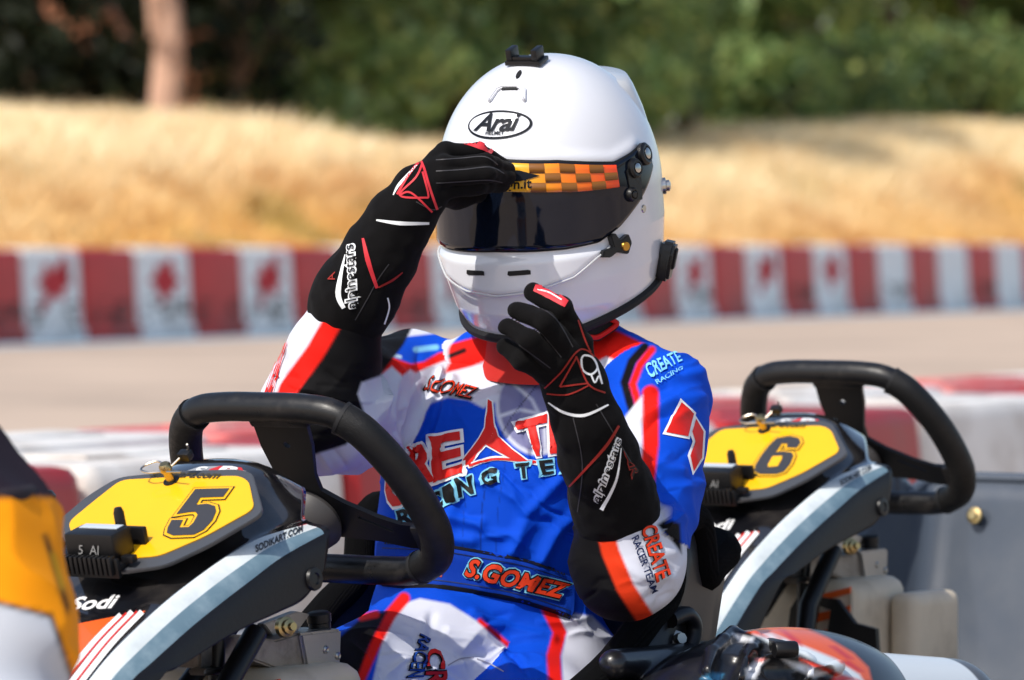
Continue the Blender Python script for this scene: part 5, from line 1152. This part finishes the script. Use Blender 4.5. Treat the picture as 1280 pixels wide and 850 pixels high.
# printed strip across the visor top: green-yellow to red-orange with chequers
def stripcol(A, V):
    t = np.clip((A + 66) / 132, 0, 1)[:, None]; k = [np.array(srgb(*c)) for c in ((120, 180, 60), (190, 205, 50), (240, 190, 30), (246, 130, 20), (250, 70, 15))]
    u = np.interp(t[:, 0], [0, .45, .58, .78, 1], [0, 1, 2, 3, 4]); i = np.clip(u.astype(int), 0, 3); f_ = (u - i)[:, None]; k = np.array(k); return k[i] * (1 - f_) + k[i + 1] * f_
M_strip = mat('visor_strip_print', (1, 1, 1), .3, attr=True, coat=.5)
zs1 = lambda A: iv(vt)(A) - .0015; zs0 = lambda A: iv(vt)(A) - .030 + .006 * np.clip((np.abs(A) - 40) / 27, 0, 1)
hgrid('visor_strip', -67, 67, zs1, zs0, .0052, M_strip, 100, 6, col=stripcol, edge=.0004)
M_chk = mat('chequer_print', srgb(134, 84, 24), .35, coat=.3)
for i in range(6):
    for j in range(3):
        if (i + j) % 2 == 0:
            a0 = 21 + i * 7.6; a1 = a0 + 7.6
            hgrid('chequer', a0, a1, lambda A, j=j: zs0(A) + (zs1(A) - zs0(A)) * (j + 1) / 3, lambda A, j=j: zs0(A) + (zs1(A) - zs0(A)) * j / 3, .0058, M_chk, 6, 2, edge=.0001)
hlay('lettering', tsize('design.it', .046, .02, .1), 10, zs0(np.array([10.]))[0] + .0055, .0062, M_ink)
hlay('lettering', tsize('N', .012, .05, .3), -3, .042, .0062, M_ink)
hlay('strip_swoosh', flat([[(-.03, .002), (-.012, .008), (.006, .006), (.026, -.001), (.006, -.005), (-.012, -.004), (.0, .0)]]), 13, .0375, .0062, M_ink)
# vents and fittings
for a0 in (-12.5, 12.5): hlay('chin_vent', flat([[(-.0125, -.0015), (-.010, -.0028), (.0125, -.0022), (.0125, .0018), (.010, .0026), (-.0115, .0022)]]), a0, -.0615, .0007, vba)
def hmat(a, Z, off=0, up=True):
    e = .5; p = hpos(a, Z, off); tx = hpos(a + e, Z) - hpos(a - e, Z); ty = hpos(a, Z + .002) - hpos(a, Z - .002); n_ = np.cross(tx, ty)
    if n_ @ (p - (HC - DI)) < 0: n_ = -n_
    return axis_matrix(p, n_, tx)
prism('brow_vent', [(-.022, -.012), (-.017, .006), (-.012, .010), (.012, .010), (.018, .006), (.022, -.012), (.018, -.012), (.013, .003), (.009, .005), (-.009, .005), (-.013, .003), (-.018, -.012)], .0065, M_shell, helm, hmat(3, .1175, -.0035), .0012)
prism('vent_mouth', [(-.009, .003), (.009, .003), (.008, .0055), (-.008, .0055)], .0055, vba, helm, hmat(3, .1175, -.0035), 0)
prism('slot', oval(.0026, .0075, 16), .002, vba, helm, hmat(6, .1325, -.0008), .0004)
Mt = hmat(6, .1412, 0)
bm = bmesh.new(); bm_box(bm, (0, 0, .002), (.042, .022, .005), .0015); 
for x in (-.016, .014): bm_box(bm, (x, .0, .010), (.007, .018, .013), .0015)
bm_box(bm, (.0, -.006, .006), (.026, .004, .005), .001); bmesh.ops.transform(bm, matrix=Mt @ Matrix.Rotation(R(-8), 4, 'Z'), verts=bm.verts); bmobj('camera_mount', bm, M_blk, helm)
for (a0, Z0, r_, m2) in ((90, .036, .0098, M_steel), (79, .026, .0085, M_steel), (74, .001, .0062, M_blk), (-79, .026, .0085, M_steel)):
    lathe('pivot', [(0, 0), (r_ * 1.25, 0), (r_ * 1.25, .004), (r_, .0062), (r_ * .8, .0062), (r_ * .75, .005), (0, .005)], M_blk, helm, 24, hmat(a0, Z0, .0035))
    lathe('screw', [(0, .0045), (r_ * .62, .0045), (r_ * .6, .0066), (r_ * .45, .0074), (0, .0074)], m2, helm, 20, hmat(a0, Z0, .0035))
for pl in ([(-.006, -.018), (.012, -.020), (.016, .012), (.004, .022), (-.008, .014)],): prism('pivot_plate', pl, .0016, M_blk, helm, hmat(76, .012, .004), .0005)
prism('visor_latch', [(-.020, -.008), (-.018, -.001), (-.004, .000), (-.006, .012), (.001, .014), (.006, .005), (.018, .010), (.021, .0), (.014, -.011), (.0, -.006), (-.010, -.010)], .008, M_blk, helm, hmat(62, -.049, .001), .001)
lathe('screw', [(0, 0), (.0052, 0), (.0045, .002), (0, .0022)], M_brass, helm, 18, hmat(66.5, -.050, .009))
lathe('screw', [(0, 0), (.0045, 0), (.004, .0012), (0, .0012)], M_steel, helm, 16, hmat(86, -.020, .0))
prism('radio_box', [(-.014, -.020), (.012, -.022), (.016, -.004), (.014, .020), (-.008, .022), (-.015, .010)], .015, M_blk, helm, hmat(108, -.085, -.001), .003)
prism('radio_box_face', [(-.006, -.010), (.007, -.010), (.008, .012), (-.005, .012)], .003, vba, helm, hmat(108, -.085, .0135), .001)
lathe('side_nut', [(0, 0), (.009, 0), (.009, .004), (.006, .005), (.006, .008), (.003, .0095), (0, .0095)], M_steel, helm, 20, hmat(124, -.014, -.001))
# chin piece edge and rear spoiler in clear plastic
ca_ = np.linspace(-60, 60, 60); V, F_ = tube_geo(hpos(ca_, np.interp(np.abs(ca_), [0, 20, 40, 52, 60], [-.086, -.082, -.072, -.056, -.048]), .0025), .0012, 8); meshobj('chin_piece_edge', V, F_, M_clear, helm)
sa = np.linspace(115, 245, 40); en = np.sin(np.clip((sa - 115) / 130, 0, 1) * math.pi) ** .5; rows = [hpos(sa, np.full(40, .050), -.001), hpos(sa, np.full(40, .074), .006 * en), hpos(sa, np.full(40, .094), .014 * en), hpos(sa, np.full(40, .103), .017 * en), hpos(sa, np.full(40, .108), -.001)]
V = np.concatenate(rows); idx = np.arange(200).reshape(5, 40); F_ = np.stack([idx[:-1, :-1], idx[:-1, 1:], idx[1:, 1:], idx[1:, :-1]], -1).reshape(-1, 4); bigmesh('rear_spoiler', V, F_, M_clear, helm)
neck = None

# ================================================================ BYSTANDER CLOSE BY
PD = 4.6
b0 = at(-60, 1490, PD); b0[2] = 0
by = empty('person', tuple(b0)); tag(by, 'crouching bystander in dark jacket and orange and grey trousers', 'person')
q_ = lambda x, y, d=0: at(x, y, PD + d)
def bys(P):
    d = sd_chain(P, [q_(-62, 690), q_(-122, 622), q_(-275, 490), q_(-340, 400)], [.085, .078, .092, .08], .03)
    d = smin(d, sd_chain(P, [q_(-60, 700, -.03), q_(-38, 800, -.06), q_(-60, 1010, -.16), q_(-10, 1240, .02), q_(10, 1440, .12)], [.082, .078, .062, .05, .04], .02), .02)
    d = smin(d, sd_chain(P, [q_(-120, 720, .06), q_(-240, 900, -.12), q_(-200, 1180, .0), q_(-180, 1430, .05)], [.08, .064, .05, .042], .02), .03)
    for sx in (0, 1): d = smin(d, sd_chain(P, [q_(-375 + 70 * sx, 430, -.05 + .16 * sx), q_(-400 + 40 * sx, 540, -.1 + .1 * sx), q_(-480 + 40 * sx, 640, -.2 + .2 * sx)], [.05, .042, .034], .02), .02)
    for fx, fy, fd in ((10, 1455, .12), (-180, 1455, .05)): d = smin(d, sd_cone(P, q_(fx, fy, fd), q_(fx - 120, fy + 20, fd - .05), .042, .036), .02)
    d = smin(d, sd_cone(P, q_(-342, 390), q_(-355, 330), .05, .045), .02)
    return smin(d, sd_ell(P, q_(-370, 250), (.075, .09, .105)), .02)
V, Q = surf_nets(bys, (-.86, 4.15, -.02), (-.28, 5.0, 1.0), .004, 4, 1)
n_ = grad(bys, V, .003); n_ /= np.linalg.norm(n_, axis=1)[:, None] + 1e-9
V = V + n_ * (vnoise(V, 16) * .005 + (1 - np.abs(vnoise(V @ np.array([[.6, .5, 0], [-.5, .6, .3], [.6, -.2, .8]]) * np.array([14, 14, 26])))) ** 3 * .009)[:, None]
px, py = proj(V); c = np.tile(np.array(srgb(38, 30, 40)), (len(V), 1))
def pa(poly, col):
    global c
    k_ = in_poly(px, py, poly, 3)[:, None]; c = c * (1 - k_) + np.array(col) * k_
pa([(-600, 640), (-60, 630), (20, 621), (60, 622), (160, 640), (160, 1600), (-600, 1600)], srgb(250, 156, 10))
gp = [(-600, 640), (-200, 740), (-20, 752), (30, 764), (62, 772), (72, 800), (88, 850), (92, 1600), (-600, 1600)]
pa(grow(gp, 5), srgb(26, 20, 22)); pa(gp, srgb(196, 200, 208)); pa([(-600, 1360), (200, 1360), (200, 1700), (-600, 1700)], srgb(30, 28, 30))
pa([(53, 668), (60, 670), (88, 760), (84, 772)], srgb(30, 26, 26)); pa([(62, 690), (70, 692), (82, 735), (76, 738)], srgb(200, 150, 20))
bigmesh('clothed_body', V - b0, Q, mat('bystander_cloth', (1, 1, 1), .75, attr=True, spec=.2, weave=500, bump=.3, bscale=300, bdist=.001), by, col=c)
hm = [q_(-26, 624, -.082), q_(8, 620, -.074), q_(28, 618, -.054), q_(38, 616, -.02), q_(38, 615, .02)]
V2, F2 = tube_geo(spline([tuple(p - b0) for p in hm], 6), .007, 10); meshobj('jacket_hem', V2, F2, mat('hem_knit', srgb(34, 27, 36), .85), by)
